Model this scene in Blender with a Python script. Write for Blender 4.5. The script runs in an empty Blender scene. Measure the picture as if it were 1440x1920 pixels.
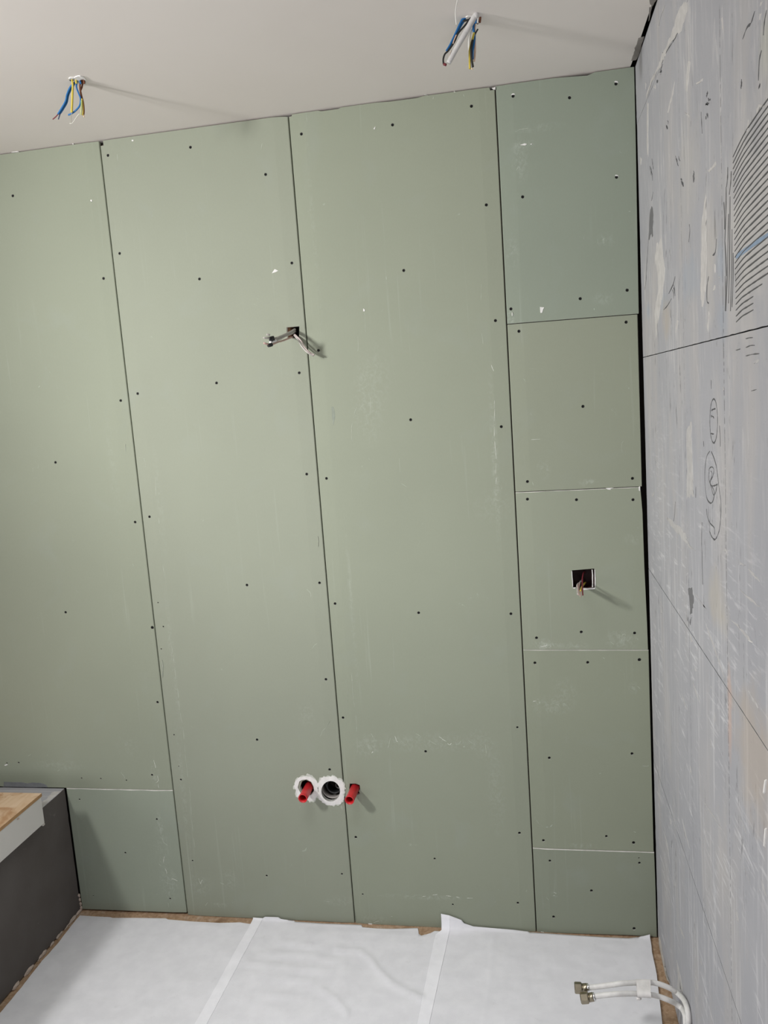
import bpy, bmesh, math, random
from mathutils import Vector, Matrix, noise
from mathutils.geometry import delaunay_2d_cdt

SC = bpy.context.scene
COL = SC.collection

# ---------------------------------------------------------------- camera
cam_data = bpy.data.cameras.new('camera')
cam = bpy.data.objects.new('camera', cam_data)
COL.objects.link(cam)
cam_data.sensor_fit = 'VERTICAL'
cam_data.sensor_height = 36.0
cam_data.lens = 28.664
cam_data.clip_start = 0.02
R_ = [[0.982315, 0.173291, -0.070904], [-0.044793, -0.150195, -0.987641], [-0.181799, 0.973351, -0.139776]]
mw = Matrix(((R_[0][0], -R_[1][0], -R_[2][0], 1.256),
             (R_[0][1], -R_[1][1], -R_[2][1], -2.4414),
             (R_[0][2], -R_[1][2], -R_[2][2], 1.7415),
             (0, 0, 0, 1)))
cam.matrix_world = mw
SC.camera = cam

# ---------------------------------------------------------------- world and light
world = bpy.data.worlds.new('world')
SC.world = world
world.use_nodes = True
bg = world.node_tree.nodes['Background']
bg.inputs[0].default_value = (0.93, 0.95, 1.0, 1)
bg.inputs[1].default_value = 0.03

def area_light(name, loc, target, sx, sy, power, colour, spread=180):
    d = bpy.data.lights.new(name, 'AREA')
    d.shape = 'RECTANGLE'; d.size = sx; d.size_y = sy
    d.energy = power; d.color = colour; d.spread = math.radians(spread)
    o = bpy.data.objects.new(name, d)
    COL.objects.link(o)
    o.location = loc
    o.rotation_euler = (Vector(target) - Vector(loc)).to_track_quat('-Z', 'Y').to_euler()
    return o
def spot_light(name, loc, target, angle, power, colour, radius):
    d = bpy.data.lights.new(name, 'SPOT')
    d.spot_size = math.radians(angle); d.spot_blend = 1.0
    d.energy = power; d.color = colour; d.shadow_soft_size = radius
    o = bpy.data.objects.new(name, d)
    COL.objects.link(o)
    o.location = loc
    o.rotation_euler = (Vector(target) - Vector(loc)).to_track_quat('-Z', 'Y').to_euler()
    return o
# a multi-head work lamp on a stand, outside the frame on the left: one bare diffuser and two reflector heads
LAMP = (-0.90, -2.00, 2.30)
area_light('work_lamp_diffuser', LAMP, (1.30, 0.0, 1.50), 0.14, 0.30, 12.8, (1.0, 0.99, 0.965), 110)
area_light('work_lamp_diffuser', LAMP, (0.40, -0.9, 0.0), 0.14, 0.30, 4.2, (1.0, 0.99, 0.965), 110)
spot_light('work_lamp_head', LAMP, (0.45, 0.0, 1.90), 50, 20, (1.0, 0.995, 0.99), 0.10)
spot_light('work_lamp_head', LAMP, (0.60, 0.0, 2.12), 74, 78, (1.0, 0.99, 0.97), 0.10)
spot_light('work_lamp_head', LAMP, (0.35, 0.0, 1.80), 36, 17, (1.0, 1.0, 1.0), 0.10)
spot_light('work_lamp_head', LAMP, (1.30, -0.3, 0.80), 80, 24, (1.0, 0.985, 0.96), 0.10)
# added fill lights outside the frame: two low ones aimed up, one overhead
area_light('low_fill', (-1.3, -2.9, 0.9), (0.3, -0.8, 2.6), 1.0, 1.0, 21, (0.98, 0.97, 1.0))
area_light('low_fill', (1.2, -3.2, 0.6), (0.2, -1.2, 2.6), 0.8, 0.8, 6.5, (0.98, 0.97, 1.0), 120)
area_light('overhead_fill', (0.6, -1.2, 2.5), (0.6, -1.0, 0.0), 0.8, 0.6, 5.5, (0.96, 0.975, 1.0), 100)

SC.view_settings.view_transform = 'Standard'
SC.view_settings.look = 'None'
SC.view_settings.gamma = 1
SC.view_settings.use_curve_mapping = False
SC.view_settings.exposure = 0.0

# ---------------------------------------------------------------- measurements (metres)
M = {
 'H': 2.5766,
 'C': 1.5761,
 'OUT': {'P1': [(-0.8,0.4685),(-0.0022,0.4665),(-0.0022,2.5736),(-0.8,2.5736)],'P1b': [(-0.4,0.006),(-0.0022,0.01),(-0.0022,0.4645),(-0.4,0.466)],'P2': [(0.0015,0.002),(0.5982,0.002),(0.5982,2.5686),(0.586,2.5706),(0.55,2.5726),(0.012,2.5736),(0.012,2.5596),(0.0015,2.5596)],'P3': [(0.6018,0.001),(1.1985,0.001),(1.1985,2.5646),(1.186,2.5646),(1.184,2.5726),(1.0,2.5736),(0.98,2.5706),(0.9,2.5711),(0.86,2.5736),(0.76,2.5736),(0.75,2.5706),(0.7,2.5706),(0.69,2.5736),(0.612,2.5736),(0.61,2.5686),(0.6018,2.5686)],'R1': [(1.2018,1.9244),(1.5679,1.9218),(1.5739,2.5736),(1.47,2.5736),(1.45,2.5676),(1.42,2.5696),(1.36,2.5731),(1.2018,2.5736)],'R2': [(1.2018,1.4337),(1.564,1.4318),(1.5649,1.9194),(1.2018,1.922)],'R3': [(1.2018,0.9458),(1.5697,0.9404),(1.5647,1.1975),(1.5635,1.3562),(1.5594,1.4294),(1.2018,1.4313)],'R4': [(1.2018,0.2934),(1.5696,0.2922),(1.5711,0.939),(1.2018,0.9444)],'R5': [(1.2018,0.0005),(1.5,0.006),(1.5738,0.004),(1.5711,0.2902),(1.2018,0.2914)]},
 'SCR': {'P1': [(-0.3114,2.4477,1),(-0.0376,2.1691,1),(-0.0468,2.4026,0.6),(-0.0276,1.7887,1),(-0.2818,1.6047,1),(-0.0262,1.3949,1),(-0.315,1.0988,1),(-0.0088,1.0389,1.2),(-0.0204,0.7796,1),(-0.5709,0.5585,0.7),(-0.6174,0.5559,0.6),(-0.3358,0.5042,0.6),(-0.2631,0.5034,0.6),(-0.1678,0.499,0.6),(-0.0705,0.5199,0.85)],'P2': [(0.0232,2.5295,1),(0.2911,2.5206,1),(0.5169,2.4167,1),(0.0254,2.2389,1),(0.2782,2.1377,1),(0.5739,2.1565,1),(0.0333,1.8064,1),(0.3001,1.8205,1),(0.5683,1.8316,1),(0.0261,1.4102,1),(0.3355,1.1739,1),(0.5648,1.5206,1),(0.5765,1.1738,1),(0.0221,1.1236,0.5),(0.0314,1.0417,0.6),(0.0148,0.9651,0.5),(0.5708,0.8554,1),(0.3187,0.6493,1),(0.026,0.6645,0.6),(0.0305,0.5521,0.45),(0.0328,0.5042,0.8),(0.5578,0.5477,1),(0.0425,0.2075,0.7),(0.3055,0.1622,0.8),(0.5694,0.1783,0.8)],'P3': [(0.6355,2.5163,1),(0.9055,2.5078,1),(1.1321,2.5294,1),(1.1595,2.2601,1),(0.9102,2.1025,1),(1.1685,1.9365,1),(0.6342,1.8937,1),(0.9016,1.6671,1),(1.1699,1.6292,1),(0.6267,1.504,1),(0.8866,1.0693,1),(0.6213,1.105,1),(1.1703,1.0594,1),(0.6169,0.7257,1),(0.8791,0.6134,1),(1.1723,0.6949,0.8),(0.6272,0.3117,1),(0.8851,0.2449,0.8),(1.1622,0.3422,1),(0.635,0.1078,0.7),(0.9348,0.0851,0.7),(1.1457,0.1005,0.9)],'R1': [(1.2482,2.5411,1),(1.4008,2.5172,1),(1.5247,2.5367,1),(1.2619,2.2707,1),(1.5188,2.2946,1),(1.2143,1.9657,1),(1.4097,1.9767,1),(1.5386,1.9884,1)],'R2': [(1.2341,1.9006,1),(1.5333,1.9008,1),(1.4062,1.6727,1),(1.2384,1.4623,1),(1.5385,1.456,1)],'R3': [(1.236,1.4097,1),(1.3781,1.4012,1),(1.5383,1.3935,1),(1.2437,0.9824,1),(1.3773,0.9984,1),(1.532,0.9922,1)],'R4': [(1.2354,0.9031,1),(1.3928,0.9029,1),(1.5436,0.9094,1.15),(1.2659,0.5958,1),(1.514,0.6122,1),(1.2361,0.319,1),(1.4296,0.3392,0.9),(1.5108,0.3203,1.1)],'R5': [(1.2531,0.2505,0.9),(1.5265,0.2531,0.9),(1.5253,0.2691,0.5),(1.378,0.1533,1),(1.2568,0.0573,1),(1.5045,0.0293,1.1)],'P1b': [(-0.3546,0.4247,0.7),(-0.072,0.358,0.8),(-0.2054,0.2288,0.8),(-0.0569,0.0613,0.75),(-0.3499,0.0584,0.5)]},
 'HOL': {'P2': [[(0.5403,1.9702),(0.539,1.9507),(0.5407,1.9379),(0.5768,1.9365),(0.5806,1.9703)],[(0.4514,0.4854),(0.4595,0.505),(0.4739,0.5105),(0.4898,0.5042),(0.4974,0.4888),(0.4986,0.4732),(0.4873,0.46),(0.4707,0.4583),(0.4559,0.4646)],[(0.5894,0.4739),(0.5874,0.464),(0.5833,0.4547),(0.5774,0.4467),(0.5699,0.4404),(0.5615,0.4364),(0.5526,0.4349),(0.544,0.4361),(0.5362,0.4397),(0.5297,0.4457),(0.525,0.4536),(0.5224,0.4628),(0.5221,0.4727),(0.524,0.4827),(0.5282,0.492),(0.5342,0.5),(0.5417,0.5062),(0.5501,0.5101),(0.5589,0.5115),(0.5675,0.5104),(0.5753,0.5067),(0.5817,0.5008),(0.5864,0.493),(0.589,0.4838)]],'P3': [[(0.621,0.4992),(0.6422,0.5003),(0.6547,0.4954),(0.6551,0.4812),(0.6501,0.4747),(0.6534,0.4658),(0.6389,0.4577),(0.6219,0.4626),(0.6178,0.4806)]],'R3': [[(1.3558,1.1892),(1.358,1.1345),(1.3899,1.1317),(1.4232,1.1307),(1.4231,1.1617),(1.4222,1.1926)]]},
 'RINGS': [([(0.4545,0.5198),(0.438,0.506),(0.4315,0.4902),(0.4375,0.4721),(0.4377,0.4538),(0.4464,0.4435),(0.4717,0.4414),(0.4787,0.4337),(0.497,0.4406),(0.5107,0.4526),(0.5134,0.4787),(0.5159,0.4995),(0.5034,0.5148),(0.4891,0.5249),(0.4713,0.5234)],[(0.4445,0.4852),(0.452,0.5062),(0.4626,0.5116),(0.478,0.5139),(0.4936,0.5043),(0.499,0.4875),(0.4991,0.4732),(0.4884,0.4587),(0.4705,0.4565),(0.4534,0.4645)]),([(0.5263,0.5178),(0.5441,0.5206),(0.5648,0.5287),(0.5793,0.5224),(0.5908,0.511),(0.6013,0.5009),(0.6017,0.4751),(0.5969,0.4465),(0.5873,0.436),(0.5814,0.4255),(0.5614,0.4263),(0.5412,0.4246),(0.5218,0.4346),(0.5125,0.45),(0.5125,0.4735),(0.5147,0.4943)],[(0.5876,0.4739),(0.5857,0.4645),(0.5819,0.4557),(0.5762,0.4481),(0.5691,0.4422),(0.5612,0.4384),(0.5528,0.437),(0.5446,0.4381),(0.5372,0.4415),(0.5311,0.4472),(0.5266,0.4546),(0.5242,0.4633),(0.5239,0.4727),(0.5258,0.4822),(0.5297,0.491),(0.5354,0.4985),(0.5425,0.5044),(0.5504,0.5081),(0.5588,0.5095),(0.5669,0.5084),(0.5743,0.5049),(0.5804,0.4993),(0.5848,0.4919),(0.5873,0.4832)])],
 'SCRATCH': {'P1': [([(-0.0567,0.5741),(-0.0547,0.5501),(-0.0514,0.5164),(-0.0512,0.497),(-0.0643,0.4895)],0.0028),([(-0.0523,0.4873),(-0.0512,0.4679)],0.002),([(-0.1854,0.529),(-0.1729,0.5097),(-0.175,0.4926)],0.0015),([(-0.4253,0.5281),(-0.4115,0.5357)],0.0015),([(-0.5308,0.5837),(-0.5196,0.5898),(-0.5102,0.5829)],0.0015),([(-0.0283,1.6499),(-0.0324,1.5985)],0.001)],'P2': [([(0.0067,0.8672),(0.0144,0.9042),(0.0148,0.9366),(0.0304,0.9479)],0.0016),([(0.0546,0.9728),(0.0559,0.9222),(0.0572,0.8297),(0.0569,0.7644),(0.0609,0.694),(0.0599,0.5992),(0.0588,0.5036)],0.0011),([(0.061,0.4796),(0.0572,0.3584),(0.057,0.2456)],0.0012),([(0.0547,2.5273),(0.054,2.5041)],0.0015),([(0.062,1.5372),(0.0542,1.4596)],0.0012),([(0.0582,1.407),(0.0549,1.3192),(0.0543,1.1947)],0.0009),([(0.0581,0.144),(0.063,0.1217),(0.0695,0.137),(0.0796,0.1174)],0.0018),([(0.0715,0.042),(0.0909,0.0629)],0.0018),([(0.1345,0.1297),(0.1532,0.123)],0.0013),([(0.1808,0.062),(0.1654,0.0538)],0.0012),([(0.5349,0.6612),(0.5454,0.6796),(0.5755,0.7184)],0.0013),([(0.5337,0.961),(0.5481,0.9741),(0.5715,0.9892)],0.0012),([(0.5329,1.1543),(0.5445,1.1366),(0.5397,1.1062)],0.0013),([(0.5105,2.4883),(0.5167,2.51)],0.001),([(0.5824,1.3245),(0.5829,1.2904)],0.0012),([(0.4977,0.0774),(0.5613,0.0716)],0.0015),([(0.4432,0.4067),(0.4471,0.4225)],0.0005)],'P3': [([(0.7844,1.7422),(0.7791,1.6984),(0.7804,1.6782)],0.0016),([(0.7165,1.6134),(0.72,1.6579),(0.7341,1.7055),(0.7436,1.7209)],0.0013),([(0.7594,1.9262),(0.7549,1.8675)],0.001),([(0.7838,1.9943),(0.7844,1.9593),(0.7828,1.9282)],0.0014),([(0.6544,2.5707),(0.6578,2.5409)],0.0014),([(0.8566,2.0917),(0.8564,2.0726)],0.0014),([(0.86,1.4766),(0.8816,1.4612)],0.0012),([(0.859,1.5521),(0.8582,1.4992)],0.001),([(1.15,1.8096),(1.1557,1.7918),(1.1559,1.7744)],0.0018),([(1.1545,1.7085),(1.1489,1.6148),(1.1487,1.5356),(1.1464,1.4599)],0.0022),([(1.1278,1.9034),(1.1301,1.8726)],0.0012),([(1.1335,2.0429),(1.1301,1.9943)],0.0012),([(0.7578,0.624),(0.769,0.6603),(0.7748,0.6805)],0.0013),([(0.7824,0.6648),(0.7897,0.6446),(0.7886,0.6604)],0.0018),([(0.8242,0.6426),(0.8278,0.6651)],0.0013),([(0.8521,0.6742),(0.8807,0.6519)],0.0015),([(0.8935,0.652),(0.916,0.6365)],0.0015),([(0.9241,0.6634),(0.9445,0.6501),(0.9586,0.6368),(0.9706,0.6614)],0.002),([(0.9776,0.637),(0.9907,0.6438),(0.9957,0.6571)],0.0014),([(1.0005,0.6305),(1.0109,0.6283)],0.0018),([(1.0165,0.6528),(1.0366,0.6374)],0.0014),([(1.0702,0.6399),(1.072,0.5956)],0.0016),([(0.7016,0.6054),(0.7087,0.6123)],0.0028),([(0.7045,0.6735),(0.7123,0.6599)],0.0014),([(0.8369,0.1086),(0.8771,0.1175),(0.9296,0.1151),(0.9641,0.1096),(1.0162,0.1105)],0.0022),([(0.6026,0.0425),(0.6036,0.0084)],0.0008),([(0.7246,0.0339),(0.7356,0.0296)],0.0018),([(0.6638,0.0066),(0.6917,0.0153)],0.0018),([(0.6402,0.8353),(0.6376,0.7636)],0.0009),([(0.6568,0.8796),(0.6571,0.7994),(0.6596,0.7185),(0.6552,0.6049)],0.001),([(1.0858,2.5764),(1.0873,2.5709),(1.0913,2.5739)],0.003),([(1.0261,2.5682),(1.0247,2.5595)],0.0018),([(1.1123,2.5623),(1.1128,2.557)],0.0016),([(0.997,2.5766),(1.0157,2.5721)],0.0022)],'R1': [([(1.2473,2.4474),(1.2703,2.4508),(1.2965,2.4539),(1.3453,2.4587)],0.0011),([(1.2542,2.3516),(1.2488,2.3427)],0.0016),([(1.4782,2.1356),(1.4793,2.121)],0.0013),([(1.4748,2.1295),(1.4863,2.1379)],0.0011),([(1.5471,2.1984),(1.5535,2.2008)],0.0016),([(1.2171,1.9568),(1.2177,1.9325)],0.003),([(1.4481,1.9467),(1.4463,1.9418)],0.0018)],'R2': [([(1.2561,1.5861),(1.3073,1.5873)],0.0017),([(1.5114,1.5313),(1.5123,1.5613),(1.5313,1.5736)],0.001),([(1.2522,1.461),(1.2602,1.4387)],0.0016)],'R3': [([(1.2542,0.9549),(1.2667,0.9566),(1.2758,0.9602)],0.0028),([(1.2843,0.9526),(1.284,0.9638)],0.0022),([(1.4594,0.9683),(1.4711,0.9571)],0.0012),([(1.4917,0.9568),(1.4959,0.9824),(1.503,0.9896),(1.5126,0.9675)],0.0015),([(1.5384,0.9744),(1.5416,0.9688)],0.0014)],'R4': [([(1.2258,0.7798),(1.244,0.7847)],0.002),([(1.3125,0.7731),(1.3231,0.7711)],0.0014),([(1.3394,0.826),(1.3445,0.8222)],0.0016),([(1.4371,0.9169),(1.4439,0.9138)],0.0014),([(1.5362,0.8267),(1.5428,0.8192),(1.5465,0.8266)],0.0014),([(1.5114,0.3577),(1.5272,0.3523)],0.0014),([(1.5434,0.573),(1.5625,0.5732)],0.0012)],'R5': [([(1.2599,0.142),(1.269,0.1383)],0.0026),([(1.2576,0.1317),(1.2669,0.1321)],0.002),([(1.213,0.0025),(1.226,0.0012)],0.0032)],'P1b': [([(-0.0685,0.3502),(-0.0607,0.311),(-0.0611,0.2863)],0.0013),([(-0.0609,0.2888),(-0.0554,0.2716),(-0.0442,0.262),(-0.0501,0.2321)],0.0018),([(-0.0588,0.2218),(-0.0672,0.1916),(-0.0583,0.1619),(-0.0647,0.1491)],0.0026),([(-0.0847,0.191),(-0.0734,0.1814)],0.0016),([(-0.0412,0.1375),(-0.0225,0.1283),(-0.0159,0.0984)],0.002),([(-0.0443,0.1324),(-0.036,0.1402)],0.0014),([(-0.0667,0.0457),(-0.066,0.0305)],0.0012),([(-0.1082,0.0767),(-0.0983,0.0757)],0.0014)]},
 'FLAKES': {'P1': [[(-0.3351,2.5863),(-0.2798,2.5844),(-0.2731,2.5805),(-0.2731,2.5741),(-0.296,2.5753),(-0.299,2.5796),(-0.336,2.5801)],[(-0.088,2.5778),(-0.0833,2.5796),(-0.085,2.5736),(-0.0885,2.574)],[(-0.629,0.5488),(-0.6177,0.5539),(-0.6141,0.55),(-0.6252,0.5458)],[(-0.0517,2.4063),(-0.0462,2.4073),(-0.0444,2.4008),(-0.0497,2.4013)]],'P2': [[(0.5082,2.1317),(0.5194,2.1447),(0.5306,2.1382),(0.5236,2.1349)],[(0.1066,2.5643),(0.1127,2.5636),(0.1121,2.559),(0.1061,2.5598)]],'P3': [[(0.7814,2.0054),(0.786,2.0019),(0.7863,1.9957),(0.7807,1.9962)],[(0.8491,2.5032),(0.8559,2.5104),(0.8536,2.5012)],[(1.1908,2.5697),(1.2012,2.5711),(1.2008,2.5641),(1.1949,2.5649)],[(0.6453,0.0037),(0.6599,0.0035),(0.6595,-0.0014),(0.6467,-0.0021)]],'R1': [[(1.296,1.9645),(1.3094,1.9618),(1.3062,1.9576),(1.302,1.946),(1.2967,1.9465)],[(1.2596,2.41),(1.2745,2.4131),(1.2817,2.4101),(1.2756,2.4066)],[(1.289,2.4093),(1.2949,2.41),(1.2918,2.4061)],[(1.2417,2.5434),(1.2456,2.5478),(1.2514,2.5477),(1.2549,2.5438),(1.2513,2.5441),(1.2454,2.5443)],[(1.5192,2.5415),(1.5221,2.5446),(1.5291,2.543),(1.5317,2.5372),(1.5276,2.5391),(1.5234,2.5403)],[(1.514,2.298),(1.5162,2.3015),(1.5233,2.2993),(1.5252,2.2925),(1.5225,2.297)]],'R3': [[(1.4621,1.4317),(1.4856,1.4319),(1.4755,1.4285),(1.477,1.4253),(1.467,1.4272)],[(1.5547,1.4298),(1.5594,1.433),(1.559,1.4174),(1.5551,1.4193)]]},
 'SMEAR_P1': [(-0.6478,0.4662),(-0.6449,0.4854),(-0.5713,0.4856),(-0.5469,0.481),(-0.5296,0.4853),(-0.4884,0.4829),(-0.4728,0.4762),(-0.4678,0.4673)],
 'SMUDGE_P3': [(0.6606,1.7246),(0.6669,1.7253),(0.6707,1.7097),(0.6695,1.6855),(0.6648,1.6736),(0.6617,1.6616),(0.6604,1.6718),(0.659,1.6902)],
 'COMB': [[(-1.0626,2.0633),(-1.125,2.0767),(-1.1813,2.082),(-1.2242,2.0849),(-1.2717,2.0874)],[(-1.0629,2.0546),(-1.1252,2.0679),(-1.1813,2.0732),(-1.2241,2.0761),(-1.2714,2.0785)],[(-1.0633,2.046),(-1.1253,2.0591),(-1.1813,2.0643),(-1.224,2.0672),(-1.2712,2.0697)],[(-1.0636,2.0373),(-1.1156,2.0491),(-1.1632,2.054),(-1.2072,2.0573),(-1.248,2.0597),(-1.271,2.0608)],[(-1.0639,2.0287),(-1.1158,2.0403),(-1.1633,2.0451),(-1.2072,2.0484),(-1.2478,2.0508),(-1.2708,2.052)],[(-1.0643,2.02),(-1.116,2.0314),(-1.1633,2.0362),(-1.2071,2.0395),(-1.2477,2.0419),(-1.2706,2.043)],[(-1.0646,2.0113),(-1.1161,2.0226),(-1.1634,2.0273),(-1.207,2.0306),(-1.2475,2.033),(-1.2704,2.0341)],[(-1.0649,2.0026),(-1.1163,2.0137),(-1.1634,2.0184),(-1.207,2.0216),(-1.2473,2.024),(-1.2702,2.0251)],[(-1.0653,1.9939),(-1.1165,2.0048),(-1.1634,2.0094),(-1.2069,2.0126),(-1.2472,2.015),(-1.27,2.0161)],[(-1.0656,1.9851),(-1.1166,1.9959),(-1.1635,2.0004),(-1.2068,2.0036),(-1.247,2.006),(-1.2698,2.0071)],[(-1.066,1.9764),(-1.1168,1.987),(-1.1635,1.9914),(-1.2067,1.9946),(-1.2469,1.997),(-1.2696,1.9981)],[(-1.0663,1.9676),(-1.117,1.9781),(-1.1636,1.9824),(-1.2067,1.9856),(-1.2467,1.9879),(-1.2694,1.989)],[(-1.0667,1.9589),(-1.1172,1.9691),(-1.1636,1.9734),(-1.2066,1.9765),(-1.2465,1.9788),(-1.2692,1.9799)],[(-1.067,1.9501),(-1.1173,1.9601),(-1.1636,1.9644),(-1.2065,1.9674),(-1.2464,1.9697),(-1.269,1.9708)],[(-1.0673,1.9413),(-1.1175,1.9512),(-1.1637,1.9553),(-1.2065,1.9583),(-1.2462,1.9606),(-1.2688,1.9617)],[(-1.0677,1.9325),(-1.1177,1.9422),(-1.1637,1.9462),(-1.2064,1.9492),(-1.2461,1.9514),(-1.2686,1.9525)],[(-1.068,1.9237),(-1.1179,1.9331),(-1.1638,1.9371),(-1.2063,1.94),(-1.2459,1.9422),(-1.2683,1.9433)],[(-1.0684,1.9148),(-1.1181,1.9241),(-1.1638,1.928),(-1.2062,1.9308),(-1.2457,1.933),(-1.2681,1.9341)],[(-1.0687,1.906),(-1.1182,1.9151),(-1.1639,1.9188),(-1.2062,1.9216),(-1.2456,1.9238),(-1.2679,1.9249)],[(-1.0691,1.8971),(-1.1184,1.906),(-1.1639,1.9097),(-1.2061,1.9124),(-1.2454,1.9145),(-1.2677,1.9156)],[(-1.0694,1.8883),(-1.1186,1.8969),(-1.1639,1.9005),(-1.206,1.9032),(-1.2452,1.9052),(-1.2675,1.9063)],[(-1.0698,1.8794),(-1.1188,1.8878),(-1.164,1.8913),(-1.206,1.8939),(-1.2451,1.8959),(-1.2673,1.897)],[(-1.0701,1.8705),(-1.1189,1.8787),(-1.164,1.8821),(-1.2059,1.8846),(-1.2449,1.8866),(-1.2671,1.8876)],[(-1.0705,1.8616),(-1.1191,1.8696),(-1.1641,1.8728),(-1.2058,1.8753),(-1.2447,1.8772),(-1.2668,1.8782)],[(-1.0708,1.8527),(-1.1193,1.8604),(-1.1641,1.8636),(-1.2057,1.866),(-1.2446,1.8679),(-1.2666,1.8688)],[(-1.0711,1.8437),(-1.1064,1.8502),(-1.1395,1.8527),(-1.171,1.8547),(-1.2008,1.8564),(-1.218,1.8572)],[(-1.0715,1.8348),(-1.1066,1.841),(-1.1397,1.8435),(-1.171,1.8454)],[(-1.0718,1.8258),(-1.1068,1.8319),(-1.1398,1.8342),(-1.171,1.8361)],[(-1.0722,1.8169),(-1.107,1.8227),(-1.1399,1.8249),(-1.1711,1.8267)]],
 'TROWEL': [[(-1.0,2.0106),(-1.0042,1.9888),(-1.0031,1.9679)],[(-1.017,2.0306),(-1.0129,1.99),(-1.0035,1.9497)],[(-1.0303,1.9866),(-1.0201,1.9139),(-1.0044,1.8394)],[(-1.0416,2.0105),(-1.0352,1.9311),(-1.0235,1.85)],[(-1.0517,1.9592),(-1.0463,1.8984),(-1.0358,1.8367)],[(-1.0035,1.9497),(-1.0093,1.9216),(-1.0099,1.8941)],[(-1.0575,1.9232),(-1.0544,1.8825),(-1.0462,1.8418)],[(-1.0033,1.895),(-1.0045,1.8672),(-1.0003,1.8398)],[(-1.0507,2.0458),(-1.0463,2.0297),(-1.0367,2.0145)],[(-1.0287,2.0571),(-1.0267,2.043),(-1.0195,2.03)],[(-1.1284,1.7884),(-1.1472,1.7886),(-1.1667,1.7879)],[(-1.1279,1.7754),(-1.1531,1.7772),(-1.1771,1.7763)],[(-1.1275,1.7632),(-1.1648,1.7642),(-1.2,1.7637)],[(-1.0675,1.7739),(-1.0951,1.7749)],[(-1.1572,1.7115),(-1.1843,1.7137)]],
 'PENCIL': [[(-0.9331,1.6584),(-0.9317,1.6492),(-0.9285,1.6404),(-0.9239,1.6324),(-0.9179,1.6259),(-0.911,1.6211),(-0.9035,1.6183),(-0.8959,1.6178),(-0.8885,1.6196),(-0.8819,1.6236),(-0.8765,1.6297),(-0.8725,1.6374),(-0.8704,1.6463),(-0.8701,1.6558),(-0.8717,1.6654),(-0.8751,1.6745),(-0.8801,1.6824),(-0.8863,1.6889),(-0.8934,1.6934),(-0.901,1.6957),(-0.9085,1.6958),(-0.9156,1.6937),(-0.9219,1.6896),(-0.927,1.6835),(-0.9307,1.6761),(-0.9328,1.6675),(-0.9331,1.6584)],[(-0.8853,1.6749),(-0.8964,1.6772),(-0.917,1.6792)],[(-0.8828,1.6649),(-0.8955,1.6648),(-0.9044,1.6623)],[(-0.8779,1.6336),(-0.8898,1.6333),(-0.9025,1.634)],[(-0.8662,1.6004),(-0.8415,1.5902),(-0.8254,1.572),(-0.8186,1.5481),(-0.8218,1.5251),(-0.8355,1.5078),(-0.8642,1.5038),(-0.8853,1.5104),(-0.898,1.5224)],[(-0.8784,1.6004),(-0.9023,1.5893),(-0.9218,1.5732),(-0.9311,1.5544),(-0.9404,1.5358),(-0.9482,1.5231),(-0.9508,1.5097),(-0.946,1.4853),(-0.9326,1.4631),(-0.9113,1.4475),(-0.8937,1.4406),(-0.8714,1.4419),(-0.8528,1.4491)],[(-0.8291,1.4877),(-0.836,1.4739),(-0.8597,1.465),(-0.8942,1.4625),(-0.8961,1.4505)],[(-0.8569,1.5626),(-0.8611,1.5682),(-0.8784,1.5725),(-0.8931,1.5719),(-0.8982,1.5668),(-0.8865,1.5555),(-0.8691,1.5474),(-0.8649,1.5408),(-0.8779,1.5378),(-0.9019,1.541),(-0.9263,1.5463)],[(-0.8588,1.5628),(-0.8542,1.552),(-0.8612,1.5424),(-0.8757,1.5338),(-0.8863,1.5249),(-0.8981,1.5234),(-0.9122,1.5322),(-0.9218,1.5444)],[(-0.8731,1.5643),(-0.8822,1.5611),(-0.875,1.5501)],[(-0.8779,1.5378),(-0.8941,1.532),(-0.9009,1.5248)],[(-0.9471,1.6509),(-0.9512,1.6339),(-0.9518,1.6148)],[(-0.8862,1.7293),(-0.8861,1.7136)],[(-0.8116,1.6152),(-0.8148,1.6049)],[(-0.7312,1.5184),(-0.7269,1.4953)],[(-0.7856,1.4549),(-0.7795,1.4184),(-0.7806,1.3919),(-0.781,1.3291)],[(-0.4871,1.4539),(-0.4728,1.4218),(-0.4586,1.4037)]],
 'GOUGE': [[(-0.2307,2.1628),(-0.2611,2.1434),(-0.2545,2.1262),(-0.2402,2.1076),(-0.2457,2.0959),(-0.1999,2.0958),(-0.1638,2.0937),(-0.1845,2.1204),(-0.194,2.1514)],[(-0.6195,1.2849),(-0.6701,1.2925),(-0.6869,1.2799),(-0.6829,1.262),(-0.6661,1.2368),(-0.6394,1.2293),(-0.6365,1.2644)],[(-0.6422,1.2189),(-0.6652,1.2267),(-0.646,1.2064),(-0.6371,1.205)]],
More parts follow.
